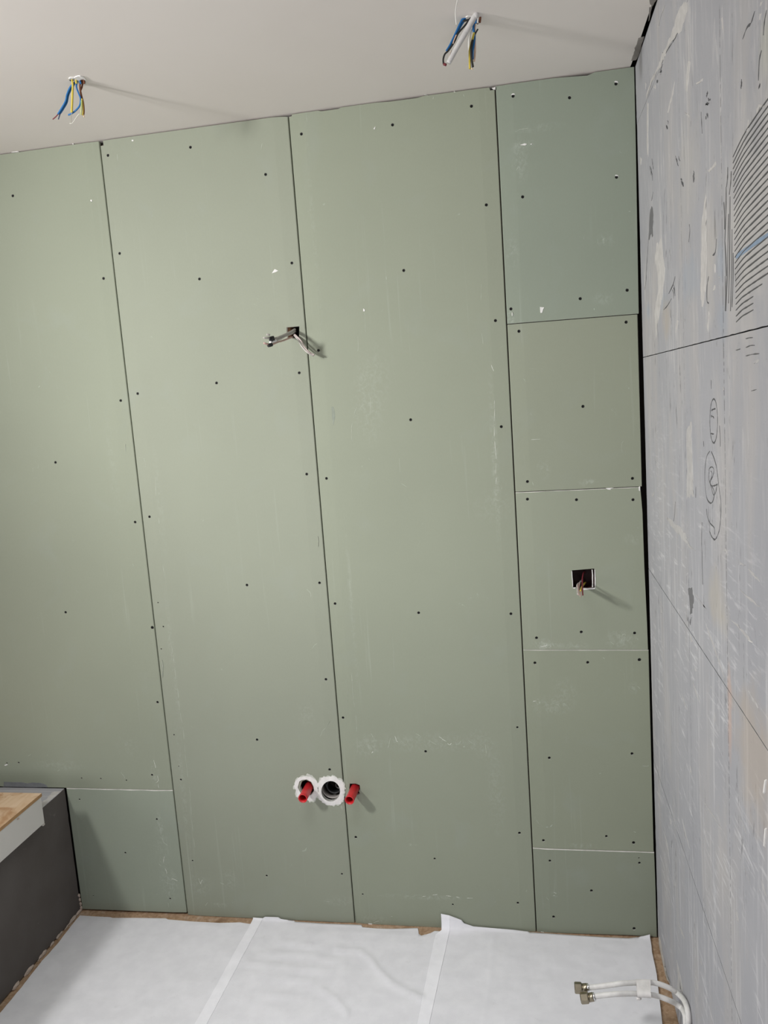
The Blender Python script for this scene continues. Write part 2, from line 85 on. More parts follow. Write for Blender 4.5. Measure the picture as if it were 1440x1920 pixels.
 'CRACK': [([(-0.5237,1.9376),(-0.5352,1.9282),(-0.5349,1.9188)],0.002),([(-0.5274,1.933),(-0.5327,1.9228),(-0.5386,1.9126)],0.0038),([(-0.5206,1.9318),(-0.5287,1.9253),(-0.5318,1.9188)],0.0025),([(-0.5076,1.9296),(-0.5198,1.9194),(-0.5188,1.9091)],0.0041),([(-0.3944,2.4194),(-0.4169,2.4134),(-0.414,2.4074)],0.0022),([(-0.3566,2.4154),(-0.3601,2.4119),(-0.3762,2.4083)],0.0048),([(-0.409,2.4149),(-0.4258,2.4112),(-0.4287,2.4075)],0.0039),([(-0.4057,2.4169),(-0.4252,2.4135),(-0.4253,2.4101)],0.0044),([(-0.8733,2.1991),(-0.8857,2.1958),(-0.8913,2.1925)],0.0032),([(-0.8955,2.2025),(-0.8989,2.1984),(-0.9134,2.1943)],0.004),([(-0.876,2.1992),(-0.8848,2.1957),(-0.8939,2.1922)],0.0023),([(-0.8832,2.1985),(-0.8896,2.1953),(-0.9012,2.1922)],0.0035),([(-0.8898,2.2143),(-0.8928,2.2122),(-0.8944,2.2101)],0.0027),([(-0.8836,2.2135),(-0.8885,2.2109),(-0.8882,2.2083)],0.0036),([(-0.8875,2.2126),(-0.8916,2.2111),(-0.8921,2.2096)],0.003),([(-0.8804,2.2112),(-0.8848,2.209),(-0.885,2.2069)],0.0028),([(-0.8808,2.1827),(-0.8817,2.1802),(-0.8852,2.1777)],0.0025),([(-0.8741,2.1788),(-0.876,2.1768),(-0.8786,2.1748)],0.0047),([(-0.8877,2.1803),(-0.8914,2.1774),(-0.8921,2.1744)],0.0027),([(-0.8877,2.1787),(-0.8885,2.176),(-0.8921,2.1733)],0.005),([(-0.4817,2.2783),(-0.4851,2.2749),(-0.4907,2.2715)],0.0045),([(-0.4776,2.2808),(-0.4838,2.2769),(-0.4866,2.273)],0.0039),([(-0.4889,2.288),(-0.498,2.2831),(-0.4979,2.2783)],0.0029),([(-0.4706,2.2833),(-0.4765,2.2783),(-0.4796,2.2733)],0.0041),([(-0.2372,2.2444),(-0.2551,2.2323),(-0.2568,2.2202)],0.004),([(-0.2379,2.2535),(-0.2525,2.2358),(-0.2575,2.218)],0.0027),([(-0.2548,2.2701),(-0.2655,2.2555),(-0.2745,2.2408)],0.0048),([(-0.2204,2.2616),(-0.2317,2.2482),(-0.24,2.2349)],0.0047),([(-0.5829,2.1857),(-0.5935,2.1793),(-0.5962,2.1728)],0.0042),([(-0.5929,2.1815),(-0.5964,2.1733),(-0.6062,2.1651)],0.0044),([(-0.5781,2.192),(-0.5832,2.1847),(-0.5914,2.1773)],0.0031),([(-0.6135,2.1823),(-0.6166,2.176),(-0.6268,2.1697)],0.0041),([(-0.6346,2.1284),(-0.6418,2.1236),(-0.6459,2.1188)],0.0041),([(-0.6402,2.1262),(-0.6497,2.1202),(-0.6515,2.1143)],0.0041),([(-0.6497,2.1235),(-0.655,2.118),(-0.6609,2.1124)],0.0043),([(-0.6302,2.1342),(-0.643,2.1284),(-0.6415,2.1226)],0.0035),([(-0.759,2.1132),(-0.7637,2.105),(-0.7647,2.0969)],0.0027),([(-0.7612,2.1174),(-0.7658,2.1125),(-0.7669,2.1076)],0.0028),([(-0.7636,2.1123),(-0.765,2.1064),(-0.7693,2.1004)],0.0035),([(-0.7542,2.111),(-0.7574,2.1038),(-0.7599,2.0967)],0.0045),([(-0.5859,2.4179),(-0.5876,2.4153),(-0.5909,2.4127)],0.0027),([(-0.5811,2.4178),(-0.5835,2.4159),(-0.5861,2.4139)],0.004),([(-0.5738,2.4178),(-0.5779,2.4154),(-0.5788,2.413)],0.0042),([(-0.5847,2.4167),(-0.589,2.4148),(-0.5897,2.4128)],0.0024),([(-1.1163,2.1516),(-1.1179,2.1486),(-1.1178,2.1456)],0.0044),([(-1.116,2.156),(-1.1171,2.1521),(-1.1175,2.1483)],0.0046),([(-1.1131,2.1495),(-1.1139,2.1467),(-1.1145,2.144)],0.0045),([(-1.1145,2.154),(-1.1153,2.1506),(-1.1159,2.1472)],0.0028),([(-1.2086,2.1164),(-1.2101,2.1154),(-1.2106,2.1145)],0.0044),([(-1.2102,2.1159),(-1.2106,2.115),(-1.2122,2.1142)],0.0036),([(-1.2109,2.1179),(-1.2116,2.1166),(-1.213,2.1154)],0.0031),([(-1.2064,2.1159),(-1.207,2.1151),(-1.2084,2.1144)],0.0045),([(-0.1638,2.0937),(-0.1385,2.0557),(-0.1162,2.0247),(-0.1006,1.9979),(-0.0752,1.9775)],0.0045),([(-0.5442,1.9529),(-0.5174,1.9398),(-0.4572,1.9261)],0.0035),([(-0.4924,1.9114),(-0.4387,1.902),(-0.3826,1.897)],0.0025),([(-0.8787,1.9103),(-0.8637,1.8948),(-0.8619,1.8698),(-0.8755,1.8646)],0.004),([(-0.9434,1.9637),(-0.9337,1.9436),(-0.9121,1.9414)],0.003),([(-0.7109,2.0305),(-0.7152,2.0172),(-0.7021,1.9985)],0.003),([(-0.2634,2.1901),(-0.2329,2.1757)],0.0025),([(-1.1885,2.2171),(-1.1692,2.2099),(-1.1494,2.213),(-1.1252,2.2068)],0.003),([(-1.2448,2.1951),(-1.2342,2.1844),(-1.2299,2.1708)],0.004),([(-1.2207,2.1559),(-1.2096,2.1475),(-1.2048,2.1239)],0.004),([(-0.8372,2.1979),(-0.8429,2.1603)],0.003),([(-0.4444,2.4191),(-0.409,2.4186)],0.003),([(-0.6581,2.4131),(-0.602,2.4121),(-0.504,2.4252),(-0.4709,2.4249)],0.0022)],
 'PALE': [[(-0.7188,2.4326),(-0.7352,2.4104),(-0.6901,2.4025),(-0.5953,2.4171),(-0.5043,2.4276),(-0.4455,2.4265),(-0.3269,2.4339),(-0.2771,2.437),(-0.2015,2.4333),(-0.1782,2.429),(-0.192,2.4424),(-0.278,2.4424),(-0.3662,2.4392),(-0.439,2.4418),(-0.5215,2.436),(-0.5972,2.4329),(-0.641,2.4431),(-0.6944,2.4431)],[(-0.3336,2.415),(-0.3456,2.4054),(-0.3319,2.4045),(-0.3141,2.416)],[(-0.3961,2.512),(-0.4333,2.5216),(-0.4925,2.5197),(-0.4682,2.5249),(-0.4243,2.5202),(-0.3878,2.5179)],[(-0.7266,2.3238),(-0.7501,2.3131),(-0.7152,2.2719),(-0.6967,2.2791),(-0.7119,2.3023)],[(-0.1989,2.4194),(-0.2188,2.4071),(-0.1984,2.294),(-0.1732,2.3037)],[(-0.5856,2.3367),(-0.5537,2.3229),(-0.4875,2.3036),(-0.5036,2.3012),(-0.5683,2.3181)],[(-1.0057,2.286),(-1.0129,2.2631),(-1.0047,2.2682),(-0.999,2.287)],[(-0.7925,2.2613),(-0.8571,2.2465),(-0.8517,2.2452),(-0.8033,2.2555)],[(-1.2041,2.0954),(-1.2251,2.0871),(-1.2368,2.0811),(-1.2131,2.0878),(-1.1944,2.0823),(-1.1913,2.0865)],[(-1.1522,2.0902),(-1.1552,2.0809),(-1.1448,2.0738),(-1.1415,2.0781)],[(-0.8814,2.0871),(-0.9449,2.0855),(-0.9493,2.0804),(-0.8962,2.0814)],[(-0.1754,2.4747),(-0.1938,2.464),(-0.183,2.4543)],[(-0.0503,2.3281),(-0.0804,2.3155),(-0.0631,2.3039),(-0.0493,2.3107)],[(-0.6804,2.2476),(-0.7415,2.2219),(-0.7291,2.2223)],[(-1.2191,2.2181),(-1.2278,2.2129),(-1.2189,2.2105),(-1.2148,2.2138)],[(-1.2128,2.2054),(-1.2229,2.2028),(-1.2185,2.1938),(-1.2144,2.1947)],[(-0.2961,2.0582),(-0.3739,2.0632),(-0.3859,2.0336),(-0.4142,1.9845),(-0.3711,1.9315),(-0.333,1.9014),(-0.2513,1.8346),(-0.2338,1.8993),(-0.3051,1.9464),(-0.3045,1.9993),(-0.2647,2.0314)],[(-0.8304,2.0198),(-0.8663,2.056),(-0.875,2.0485),(-0.8622,2.0004),(-0.8678,1.95),(-0.8537,1.8863),(-0.8177,1.8602),(-0.8053,1.8916),(-0.8166,1.9696)],[(-0.924,1.9239),(-0.9349,1.9224),(-0.9341,1.9088),(-0.9256,1.9099)],[(-0.9244,1.8906),(-0.9345,1.8885),(-0.9212,1.8807),(-0.9125,1.8817)],[(-0.9561,1.9004),(-0.968,1.8944),(-0.9615,1.8952)],[(-0.8745,1.8512),(-0.8805,1.8449),(-0.8673,1.8147),(-0.8601,1.8191)],[(-0.5631,1.8599),(-0.5761,1.8565),(-0.5392,1.8308),(-0.5329,1.836)],[(-1.1705,1.7522),(-1.197,1.7568),(-1.2026,1.7551),(-1.1882,1.7509)],[(-0.9742,1.7194),(-0.9859,1.712),(-0.9801,1.7083)],[(-0.6378,1.6295),(-0.6971,1.646),(-0.6983,1.5964),(-0.7049,1.5426),(-0.7064,1.4948),(-0.6268,1.4842),(-0.6406,1.5594),(-0.638,1.5944)],[(-0.103,1.4176),(-0.168,1.4382),(-0.1344,1.4186)],[(-0.3455,1.3965),(-0.4583,1.401),(-0.612,1.4019),(-0.6228,1.3818),(-0.5149,1.3819),(-0.3615,1.3906)],[(-0.598,1.3919),(-0.6723,1.3818),(-0.7195,1.3841),(-0.6474,1.3769)],[(-0.9585,1.436),(-0.9835,1.439),(-1.0072,1.4342),(-0.9667,1.4337)],[(-1.082,1.4387),(-1.1165,1.4408),(-1.0819,1.435)],[(-1.1264,1.4394),(-1.1679,1.4384),(-1.198,1.4336),(-1.1553,1.4338)],[(-1.0018,1.3239),(-1.0632,1.3283),(-1.1195,1.3304),(-1.1523,1.3281),(-1.1359,1.3247),(-1.0776,1.325)],[(-0.6351,1.1844),(-0.6595,1.1795),(-0.6652,1.1738),(-0.6375,1.1701)],[(-0.2264,1.1274),(-0.2441,1.12),(-0.2302,1.1146)],[(-1.1198,1.239),(-1.1625,1.239),(-1.1873,1.2329),(-1.156,1.2329)],[(-0.8367,1.0312),(-0.8428,1.0179),(-0.8355,1.0146)],[(-0.6112,0.8675),(-0.6229,0.8546),(-0.6096,0.8508)],[(-0.8444,1.1436),(-0.852,1.1397),(-0.844,1.1378)],[(-0.6852,1.1287),(-0.7024,1.1212),(-0.6867,1.1181)],[(-0.8757,1.1022),(-0.8793,1.0836),(-0.8725,1.083)],[(-0.7966,1.2586),(-0.8748,1.2359),(-0.9543,1.2054),(-0.9625,1.2001),(-0.9108,1.2176)],[(-0.6996,1.2903),(-0.8194,1.2875),(-0.7561,1.2886)],[(-1.0731,1.3926),(-1.1478,1.3954),(-1.1971,1.3948),(-1.1412,1.3902)],[(-0.1979,1.0007),(-0.2542,0.9976),(-0.2261,0.9975)],[(-0.0114,0.6826),(-0.1134,0.6832),(-0.0655,0.6752)],[(-0.0224,0.5175),(-0.1386,0.5374),(-0.0841,0.5209)],[(-0.6571,1.0863),(-0.7378,1.0628),(-0.6919,1.0694)],[(-0.5152,1.0017),(-0.5833,0.9881),(-0.5494,0.9905)],[(-0.757,0.8561),(-0.8471,0.8767),(-0.9279,0.8904),(-0.8575,0.875)],[(-0.1773,0.4639),(-0.2473,0.4622),(-0.2802,0.4198),(-0.2357,0.4484)],[(-1.0303,0.7977),(-1.0462,0.7841),(-1.0336,0.7775),(-1.0256,0.7878)],[(-0.3442,0.4158),(-0.3612,0.41),(-0.3478,0.4013)],[(-1.1909,0.9602),(-1.2258,0.9479),(-1.2036,0.9488)],[(-1.083,0.9151),(-1.1203,0.9091),(-1.0982,0.9118)],[(-1.0626,0.9946),(-1.1044,0.9845),(-1.0894,0.9864)],[(-0.3533,0.1946),(-0.4134,0.1894),(-0.4531,0.174),(-0.3515,0.1032),(-0.3666,0.1565)],[(-0.3927,0.1563),(-0.4601,0.163),(-0.5396,0.1795),(-0.5379,0.1621),(-0.4217,0.1117)],[(-0.3957,0.3333),(-0.4302,0.341),(-0.4957,0.3523),(-0.4457,0.3325)],[(-0.6343,0.3577),(-0.6526,0.3365),(-0.6362,0.3323)],[(-0.6881,0.4485),(-0.7066,0.4424),(-0.6934,0.4353)],[(-0.2997,0.5704),(-0.3208,0.5621),(-0.3014,0.5546)],[(-0.4826,0.6711),(-0.5844,0.6456),(-0.5264,0.6503)],[(-1.2087,1.0386),(-1.2216,1.0592),(-1.2179,1.0288),(-1.2116,1.025)]],
 'WHITE': [[(-1.2205,1.1383),(-1.2275,1.141),(-1.2172,1.1146),(-1.2099,1.1092),(-1.2145,1.1234)],[(-1.219,1.06),(-1.2247,1.0624),(-1.2169,1.0268),(-1.2111,1.0243)],[(-1.1327,1.3254),(-1.1546,1.3281),(-1.1421,1.3258)]],
 'CAULK': [(-0.0328,0.0292),(-0.0599,0.0344),(-0.0982,0.0163),(-0.1366,0.0065),(-0.1854,0.0129),(-0.2431,0.0326),(-0.2032,0.0063),(-0.1499,-0.0024),(-0.1058,-0.001),(-0.0659,0.0047),(-0.0333,0.0115)],
 'TINT': [((-0.1233,1.9144),0.05,0.03,(0.28,0.36,0.46),0.37),((-0.3885,1.9159),0.08,0.02,(0.28,0.36,0.46),0.31),((-0.698,1.9265),0.12,0.06,(0.28,0.36,0.46),0.21),((-0.974,1.9207),0.04,0.05,(0.28,0.36,0.46),0.34),((-0.9764,1.8274),0.04,0.05,(0.28,0.36,0.46),0.27),((-0.4205,1.8704),0.07,0.06,(0.45,0.4,0.34),0.6),((-0.9057,1.3251),0.1,0.06,(0.5,0.45,0.36),0.4),((-0.9956,1.1564),0.02,0.12,(0.55,0.4,0.33),0.6),((-1.1739,1.1422),0.16,0.14,(0.45,0.38,0.31),0.55),((-1.2448,2.1529),0.05,0.04,(0.5,0.5,0.4),0.4),((-0.8857,1.9442),0.06,0.14,(0.52,0.49,0.45),0.5),((-1.1726,1.9592),0.22,0.2,(0.56,0.54,0.515),0.65),((-0.7062,2.1213),0.14,0.12,(0.48,0.46,0.43),0.4)],
 'BLUE': [(-1.0703,1.918),(-1.1122,1.9193),(-1.1658,1.9204),(-1.2455,1.9202),(-1.2745,1.9204),(-1.2744,1.9144),(-1.2454,1.9134),(-1.1713,1.9136),(-1.1212,1.9118),(-1.0734,1.9112)],
 'JOINTD': 2.425,
 'CEHOLES': [[(0.1784,-0.4318),(0.1745,-0.4271),(0.1697,-0.4244),(0.1653,-0.4244),(0.1625,-0.4272),(0.1621,-0.4319),(0.1642,-0.4373),(0.1682,-0.4419),(0.173,-0.4446),(0.1773,-0.4445),(0.18,-0.4418),(0.1805,-0.4372)],[(0.197,-0.4173),(0.1919,-0.4108),(0.1861,-0.4068),(0.1811,-0.4064),(0.1783,-0.4098),(0.1784,-0.416),(0.1815,-0.4233),(0.1865,-0.4298),(0.1923,-0.4337),(0.1972,-0.434),(0.2,-0.4307),(0.1999,-0.4246)],[(1.1829,-0.4264),(1.1812,-0.4191),(1.1773,-0.4141),(1.1721,-0.4125),(1.1665,-0.4144),(1.1617,-0.4197),(1.1587,-0.4271),(1.158,-0.4351),(1.1598,-0.4423),(1.1636,-0.4471),(1.1688,-0.4487),(1.1743,-0.4468),(1.179,-0.4417),(1.1821,-0.4344)]],
 'CESMEAR': [[(1.5609,-0.1229),(1.5609,-0.1848),(1.5741,-0.1876),(1.5756,-0.1412),(1.5772,-0.068),(1.5736,-0.0371),(1.5616,-0.0382),(1.5618,-0.082)],[(1.5572,-0.4017),(1.5713,-0.4207),(1.5746,-0.3836),(1.5705,-0.3507),(1.5629,-0.3659)],[(1.5646,-0.3495),(1.5705,-0.3507),(1.5748,-0.2801),(1.5727,-0.274)]],
 'CERIM': [[(0.1691,-0.4484),(0.1773,-0.4537),(0.1855,-0.4506),(0.1932,-0.4541),(0.2033,-0.4537),(0.2079,-0.4445),(0.2026,-0.4265),(0.1917,-0.4052),(0.1814,-0.3935),(0.1792,-0.3986),(0.176,-0.4035),(0.1759,-0.4139),(0.1771,-0.4262),(0.1721,-0.4281),(0.168,-0.4348)],[(1.1524,-0.4474),(1.1577,-0.452),(1.1674,-0.4478),(1.1757,-0.4468),(1.1817,-0.4352),(1.1848,-0.4264),(1.1814,-0.4161),(1.1798,-0.4049),(1.1752,-0.3986),(1.1718,-0.4116),(1.1651,-0.414),(1.1555,-0.4213),(1.153,-0.4338)]],
 'WIRES1': [('wire','blue',0.0023,[(0.1777,-0.43,2.5795),(0.1734,-0.43,2.5705),(0.1613,-0.43,2.5634),(0.1499,-0.43,2.5473),(0.1438,-0.43,2.5323),(0.1303,-0.43,2.5164),(0.1183,-0.43,2.5038)]),('wire','darkred',0.0014,[(0.1183,-0.43,2.5038),(0.1114,-0.43,2.4985),(0.1025,-0.43,2.4937)]),('wire','blue',0.0021,[(0.1752,-0.425,2.5798),(0.1694,-0.425,2.5701),(0.1612,-0.425,2.5624),(0.1504,-0.425,2.5472),(0.1436,-0.425,2.5304),(0.1313,-0.425,2.5161),(0.1218,-0.425,2.5067)]),('wire','navy',0.0013,[(0.1218,-0.425,2.5067),(0.1184,-0.425,2.5),(0.1148,-0.425,2.4933)]),('wire','yellow',0.0026,[(0.1707,-0.435,2.581),(0.1707,-0.435,2.5657),(0.1678,-0.435,2.5486),(0.1632,-0.435,2.5229),(0.1589,-0.435,2.5015)]),('wire','copper',0.0007,[(0.1589,-0.435,2.5015),(0.1557,-0.435,2.4887),(0.1533,-0.435,2.4758)]),('wire','blue',0.0021,[(0.1837,-0.43,2.5787),(0.1805,-0.43,2.5731),(0.1772,-0.43,2.5613),(0.1811,-0.43,2.545),(0.1845,-0.43,2.5323),(0.1804,-0.43,2.5171),(0.1678,-0.43,2.5064),(0.1558,-0.43,2.5008),(0.1463,-0.43,2.4985)]),('wire','brown',0.0023,[(0.1977,-0.425,2.5774),(0.1929,-0.425,2.5792),(0.1869,-0.425,2.5722),(0.1837,-0.425,2.5586),(0.1854,-0.425,2.5409),(0.1878,-0.425,2.523),(0.1871,-0.425,2.5055),(0.1848,-0.425,2.496)]),('wire','brown',0.0021,[(0.1917,-0.42,2.5767),(0.1869,-0.42,2.5634),(0.1815,-0.42,2.5536),(0.1824,-0.42,2.5403)]),('wire','bare',0.0015,[(0.1848,-0.425,2.496),(0.186,-0.425,2.4897)]),('wire','yellow',0.0018,[(0.189,-0.432,2.5311),(0.1896,-0.432,2.5205),(0.1884,-0.432,2.5031),(0.1853,-0.432,2.4921)]),('wire','lime',0.0013,[(0.1898,-0.436,2.5262),(0.1864,-0.436,2.5056),(0.1826,-0.436,2.4921)]),('wire','clear',0.0007,[(0.1811,-0.438,2.4952),(0.172,-0.438,2.4875),(0.1592,-0.438,2.4754),(0.1511,-0.438,2.4757)])],
 'WIRES2': [('wire','blue',0.0026,[(1.157,-0.44,2.5794),(1.1485,-0.44,2.577),(1.1414,-0.44,2.571),(1.1292,-0.44,2.5507),(1.1142,-0.44,2.5259),(1.1041,-0.44,2.513)]),('wire','blue',0.0022,[(1.1567,-0.436,2.5798),(1.1506,-0.436,2.5752),(1.1421,-0.436,2.5662),(1.1314,-0.436,2.5504),(1.1165,-0.436,2.5271),(1.1063,-0.436,2.5142)]),('wire','black',0.0022,[(1.1634,-0.438,2.5773),(1.1557,-0.438,2.5732),(1.1463,-0.438,2.5719)]),('wire','black',0.0021,[(1.1602,-0.445,2.5709),(1.1495,-0.445,2.5592),(1.1335,-0.445,2.545),(1.1242,-0.445,2.5289),(1.1096,-0.445,2.512),(1.1007,-0.445,2.5053),(1.0963,-0.445,2.4947),(1.0964,-0.445,2.4844)]),('wire','darkred',0.003,[(1.0964,-0.445,2.4848),(1.1027,-0.445,2.4814)]),('wire','beige',0.0016,[(1.1158,-0.45,2.5092),(1.1119,-0.45,2.5003),(1.1073,-0.45,2.4882)]),('wire','peach',0.0014,[(1.1293,-0.447,2.5416),(1.1236,-0.447,2.5314),(1.1207,-0.447,2.5239)]),('wire','white',0.003,[(1.1731,-0.425,2.5844),(1.1704,-0.425,2.5666),(1.1632,-0.425,2.5581),(1.1577,-0.425,2.5447),(1.1559,-0.425,2.5258),(1.1557,-0.425,2.5099)]),('wire','yellow',0.0024,[(1.1689,-0.432,2.5466),(1.1649,-0.432,2.5346),(1.1599,-0.432,2.521),(1.1564,-0.432,2.5072),(1.1549,-0.432,2.4707)]),('wire','black',0.0018,[(1.1777,-0.428,2.5546),(1.1726,-0.428,2.5477),(1.1664,-0.428,2.5359),(1.1641,-0.428,2.5251)]),('wire','black',0.0026,[(1.1649,-0.436,2.5299),(1.1606,-0.436,2.5146),(1.1602,-0.436,2.4925),(1.1622,-0.436,2.4723)]),('wire','blue',0.0028,[(1.173,-0.428,2.5808),(1.1677,-0.428,2.5595),(1.169,-0.428,2.5435),(1.1677,-0.428,2.5294),(1.1633,-0.428,2.5109),(1.1617,-0.428,2.492)]),('wire','peach',0.0022,[(1.1723,-0.425,2.5711),(1.1696,-0.425,2.5525),(1.1696,-0.425,2.5366),(1.1683,-0.425,2.5082),(1.1652,-0.425,2.4878)]),('wire','brown',0.0026,[(1.1804,-0.425,2.5794),(1.1809,-0.425,2.573),(1.1763,-0.425,2.5673)]),('wire','bare',0.0013,[(1.1582,-0.436,2.4705),(1.1614,-0.436,2.4668)])],
 'TUBE2': [(1.1764,-0.455,2.5738),(1.1725,-0.455,2.5701),(1.1563,-0.455,2.5479),(1.14,-0.455,2.526),(1.1235,-0.455,2.5031),(1.1084,-0.455,2.4815)],
 'SCUFF': {'P1b': [((-0.0647,0.2515),0.03,0.13,0.5),((-0.0531,0.1119),0.035,0.06,0.6),((-0.0622,0.3405),0.012,0.05,0.5)],'P1': [((-0.1466,0.6214),0.05,0.05,0.25),((-0.06,0.5259),0.02,0.05,0.4),((-0.4171,0.5504),0.1,0.02,0.35),((-0.0812,1.5709),0.02,0.2,0.2)],'P2': [((0.0514,0.9039),0.012,0.25,0.45),((0.0362,0.4308),0.012,0.3,0.45),((0.06,0.1166),0.05,0.05,0.5),((0.1249,0.0475),0.03,0.012,0.7),((0.1696,0.141),0.03,0.04,0.35),((0.4964,0.7365),0.03,0.04,0.3),((0.0689,1.4589),0.012,0.2,0.3),((0.5596,0.0793),0.06,0.02,0.35)],'P3': [((0.8845,0.6439),0.2,0.035,0.45),((0.6923,0.628),0.05,0.04,0.45),((1.0535,0.6398),0.04,0.06,0.4),((0.8323,0.107),0.14,0.01,0.55),((1.1463,1.5358),0.012,0.26,0.6),((1.1342,1.3919),0.06,0.05,0.35),((0.7744,1.7188),0.05,0.12,0.4),((0.806,1.8122),0.06,0.1,0.25),((1.0958,0.4887),0.03,0.16,0.4),((0.6645,0.0164),0.05,0.02,0.5),((0.6741,1.0725),0.008,0.3,0.35),((0.65,2.2152),0.008,0.4,0.25)],'R1': [((1.2592,2.3701),0.025,0.06,0.5),((1.2758,2.4094),0.03,0.012,0.6),((1.3141,2.4486),0.07,0.012,0.35),((1.2128,1.9342),0.012,0.03,0.8),((1.4712,1.9711),0.03,0.02,0.4),((1.2252,2.1271),0.02,0.05,0.35),((1.4836,2.1302),0.03,0.02,0.3)],'R2': [((1.4165,1.4499),0.03,0.012,0.5),((1.288,1.4962),0.02,0.03,0.4)],'R3': [((1.273,0.9583),0.05,0.022,0.7),((1.493,0.9715),0.05,0.03,0.5),((1.5397,1.2782),0.03,0.02,0.35),((1.36,0.9536),0.04,0.015,0.4)],'R4': [((1.2811,0.7678),0.07,0.03,0.4),((1.3226,0.8053),0.04,0.05,0.3),((1.3523,0.3046),0.05,0.01,0.5),((1.5274,0.8212),0.02,0.02,0.4)],'R5': [((1.2651,0.1373),0.012,0.012,0.7),((1.2208,0.0013),0.012,0.006,0.8)]},
 'BOXRIM': [[(1.4147,1.1881),(1.4176,1.188),(1.4177,1.1646),(1.4171,1.1356),(1.4136,1.1339),(1.4148,1.161)],[(1.4224,1.1915),(1.4244,1.1905),(1.4248,1.1607),(1.4236,1.1354),(1.4212,1.1355),(1.4218,1.1644)],[(1.3822,1.1326),(1.4012,1.1334),(1.4244,1.134),(1.4243,1.1303),(1.401,1.1288),(1.3829,1.1279)],[(1.3554,1.19),(1.3573,1.1882),(1.3585,1.1373),(1.3568,1.1355),(1.3558,1.1665)],[(1.3564,1.1374),(1.3667,1.1362),(1.3649,1.1335),(1.358,1.1346)]],
 'STRING': [(1.154,-0.6,2.5646),(1.1481,-0.6,2.5554),(1.1453,-0.6,2.5472),(1.1414,-0.6,2.5334),(1.1395,-0.6,2.5193),(1.1402,-0.6,2.4997)],
 'CABA': [('cable','greycab',0.0033,[(0.5499,0.05,1.9606),(0.5638,0.01,1.9628),(0.5632,-0.03,1.9534),(0.5557,-0.07,1.9437),(0.5479,-0.1,1.9358),(0.542,-0.125,1.9301)]),('cable','greycab',0.0028,[(0.5527,0.05,1.9563),(0.5633,0.01,1.9569),(0.5648,-0.03,1.9483),(0.5553,-0.07,1.9389),(0.5494,-0.1,1.93),(0.5445,-0.125,1.9242)]),('cable','pinkcab',0.0026,[(0.55,0.04,1.9418),(0.5552,0.0,1.9391),(0.5539,-0.04,1.9329),(0.5489,-0.08,1.9253),(0.5435,-0.11,1.9204),(0.5361,-0.14,1.9128)]),('cable','greycab',0.0026,[(0.5516,0.04,1.9477),(0.5639,0.0,1.9433),(0.5779,-0.01,1.9267),(0.5889,-0.018,1.9076),(0.6062,-0.026,1.8891),(0.6254,-0.032,1.8775)]),('cable','whitecab',0.0024,[(0.5539,0.04,1.9495),(0.5662,0.0,1.9451),(0.5848,-0.012,1.927),(0.5959,-0.02,1.9089),(0.6115,-0.03,1.8905),(0.6297,-0.036,1.879)])],
 'CLIPA': [[(0.5421,-0.125,1.9311),(0.5286,-0.15,1.9261)],[(0.5371,-0.14,1.9127),(0.5256,-0.155,1.9092)],[(0.5434,-0.128,1.9242),(0.5302,-0.145,1.9177)]],
 'TIPA': [[(0.5334,-0.152,1.9387),(0.5262,-0.158,1.9402)],[(0.5307,-0.152,1.9305),(0.5177,-0.165,1.9312)],[(0.527,-0.155,1.9128),(0.5177,-0.165,1.9168)]],
 'CABB': [('wire','darkred',0.0022,[(1.3994,0.06,1.1659),(1.3934,0.03,1.1766),(1.3869,0.0,1.1673),(1.3843,-0.03,1.1583),(1.3806,-0.09,1.1483),(1.3794,-0.12,1.1438)]),('wire','greycab',0.003,[(1.3894,0.05,1.15),(1.3799,0.01,1.1488),(1.3704,-0.02,1.1491),(1.3685,-0.06,1.1447),(1.3668,-0.1,1.1407)]),('wire','yellow',0.0028,[(1.3972,0.04,1.1411),(1.3886,0.0,1.1446),(1.3819,-0.04,1.1465),(1.3758,-0.08,1.1459)]),('wire','pinkcab',0.002,[(1.3794,0.0,1.1512),(1.3735,-0.04,1.1467),(1.3743,-0.08,1.1425),(1.3727,-0.12,1.1396)]),('wire','black',0.0018,[(1.3828,0.0,1.1511),(1.376,-0.04,1.1466),(1.375,-0.07,1.1452)]),('wire','pinkcab',0.0016,[(1.3705,-0.02,1.1509),(1.37,-0.07,1.1454),(1.3684,-0.11,1.1415)])],
 'HOSE1': [(1.3359,-0.48,0.1925),(1.364,-0.48,0.1976),(1.392,-0.48,0.2036),(1.4198,-0.48,0.2099),(1.4483,-0.47,0.2058),(1.477,-0.46,0.2017),(1.5003,-0.45,0.1942),(1.5222,-0.45,0.1899),(1.544,-0.45,0.1806),(1.5629,-0.45,0.1667),(1.5683,-0.5074,0.1947),(1.5683,-0.548,0.2065),(1.5683,-0.5654,0.1938),(1.5683,-0.5654,0.1538),(1.5683,-0.5654,-0.03)],
 'HOSE2': [(1.349,-0.51,0.1922),(1.3753,-0.51,0.1981),(1.4028,-0.51,0.2028),(1.4309,-0.5,0.198),(1.4592,-0.49,0.1916),(1.4864,-0.49,0.1913),(1.512,-0.48,0.1794),(1.5335,-0.48,0.1715),(1.5538,-0.47,0.1539),(1.5673,-0.4774,0.1467),(1.5673,-0.5203,0.1652),(1.5673,-0.5308,0.1525),(1.5673,-0.5308,0.1125),(1.5673,-0.5308,-0.03)],
 'NUT1': [(1.3016,-0.48,0.1902),(1.3204,-0.48,0.1905),(1.3365,-0.48,0.1926)],
 'NUT2': [(1.3148,-0.51,0.1851),(1.3351,-0.51,0.1881),(1.3496,-0.51,0.1922)],
 'TAPE': [[(1.4582,-0.468,0.2055),(1.4955,-0.455,0.1971)],[(1.456,-0.495,0.1954),(1.4899,-0.495,0.1953)]],
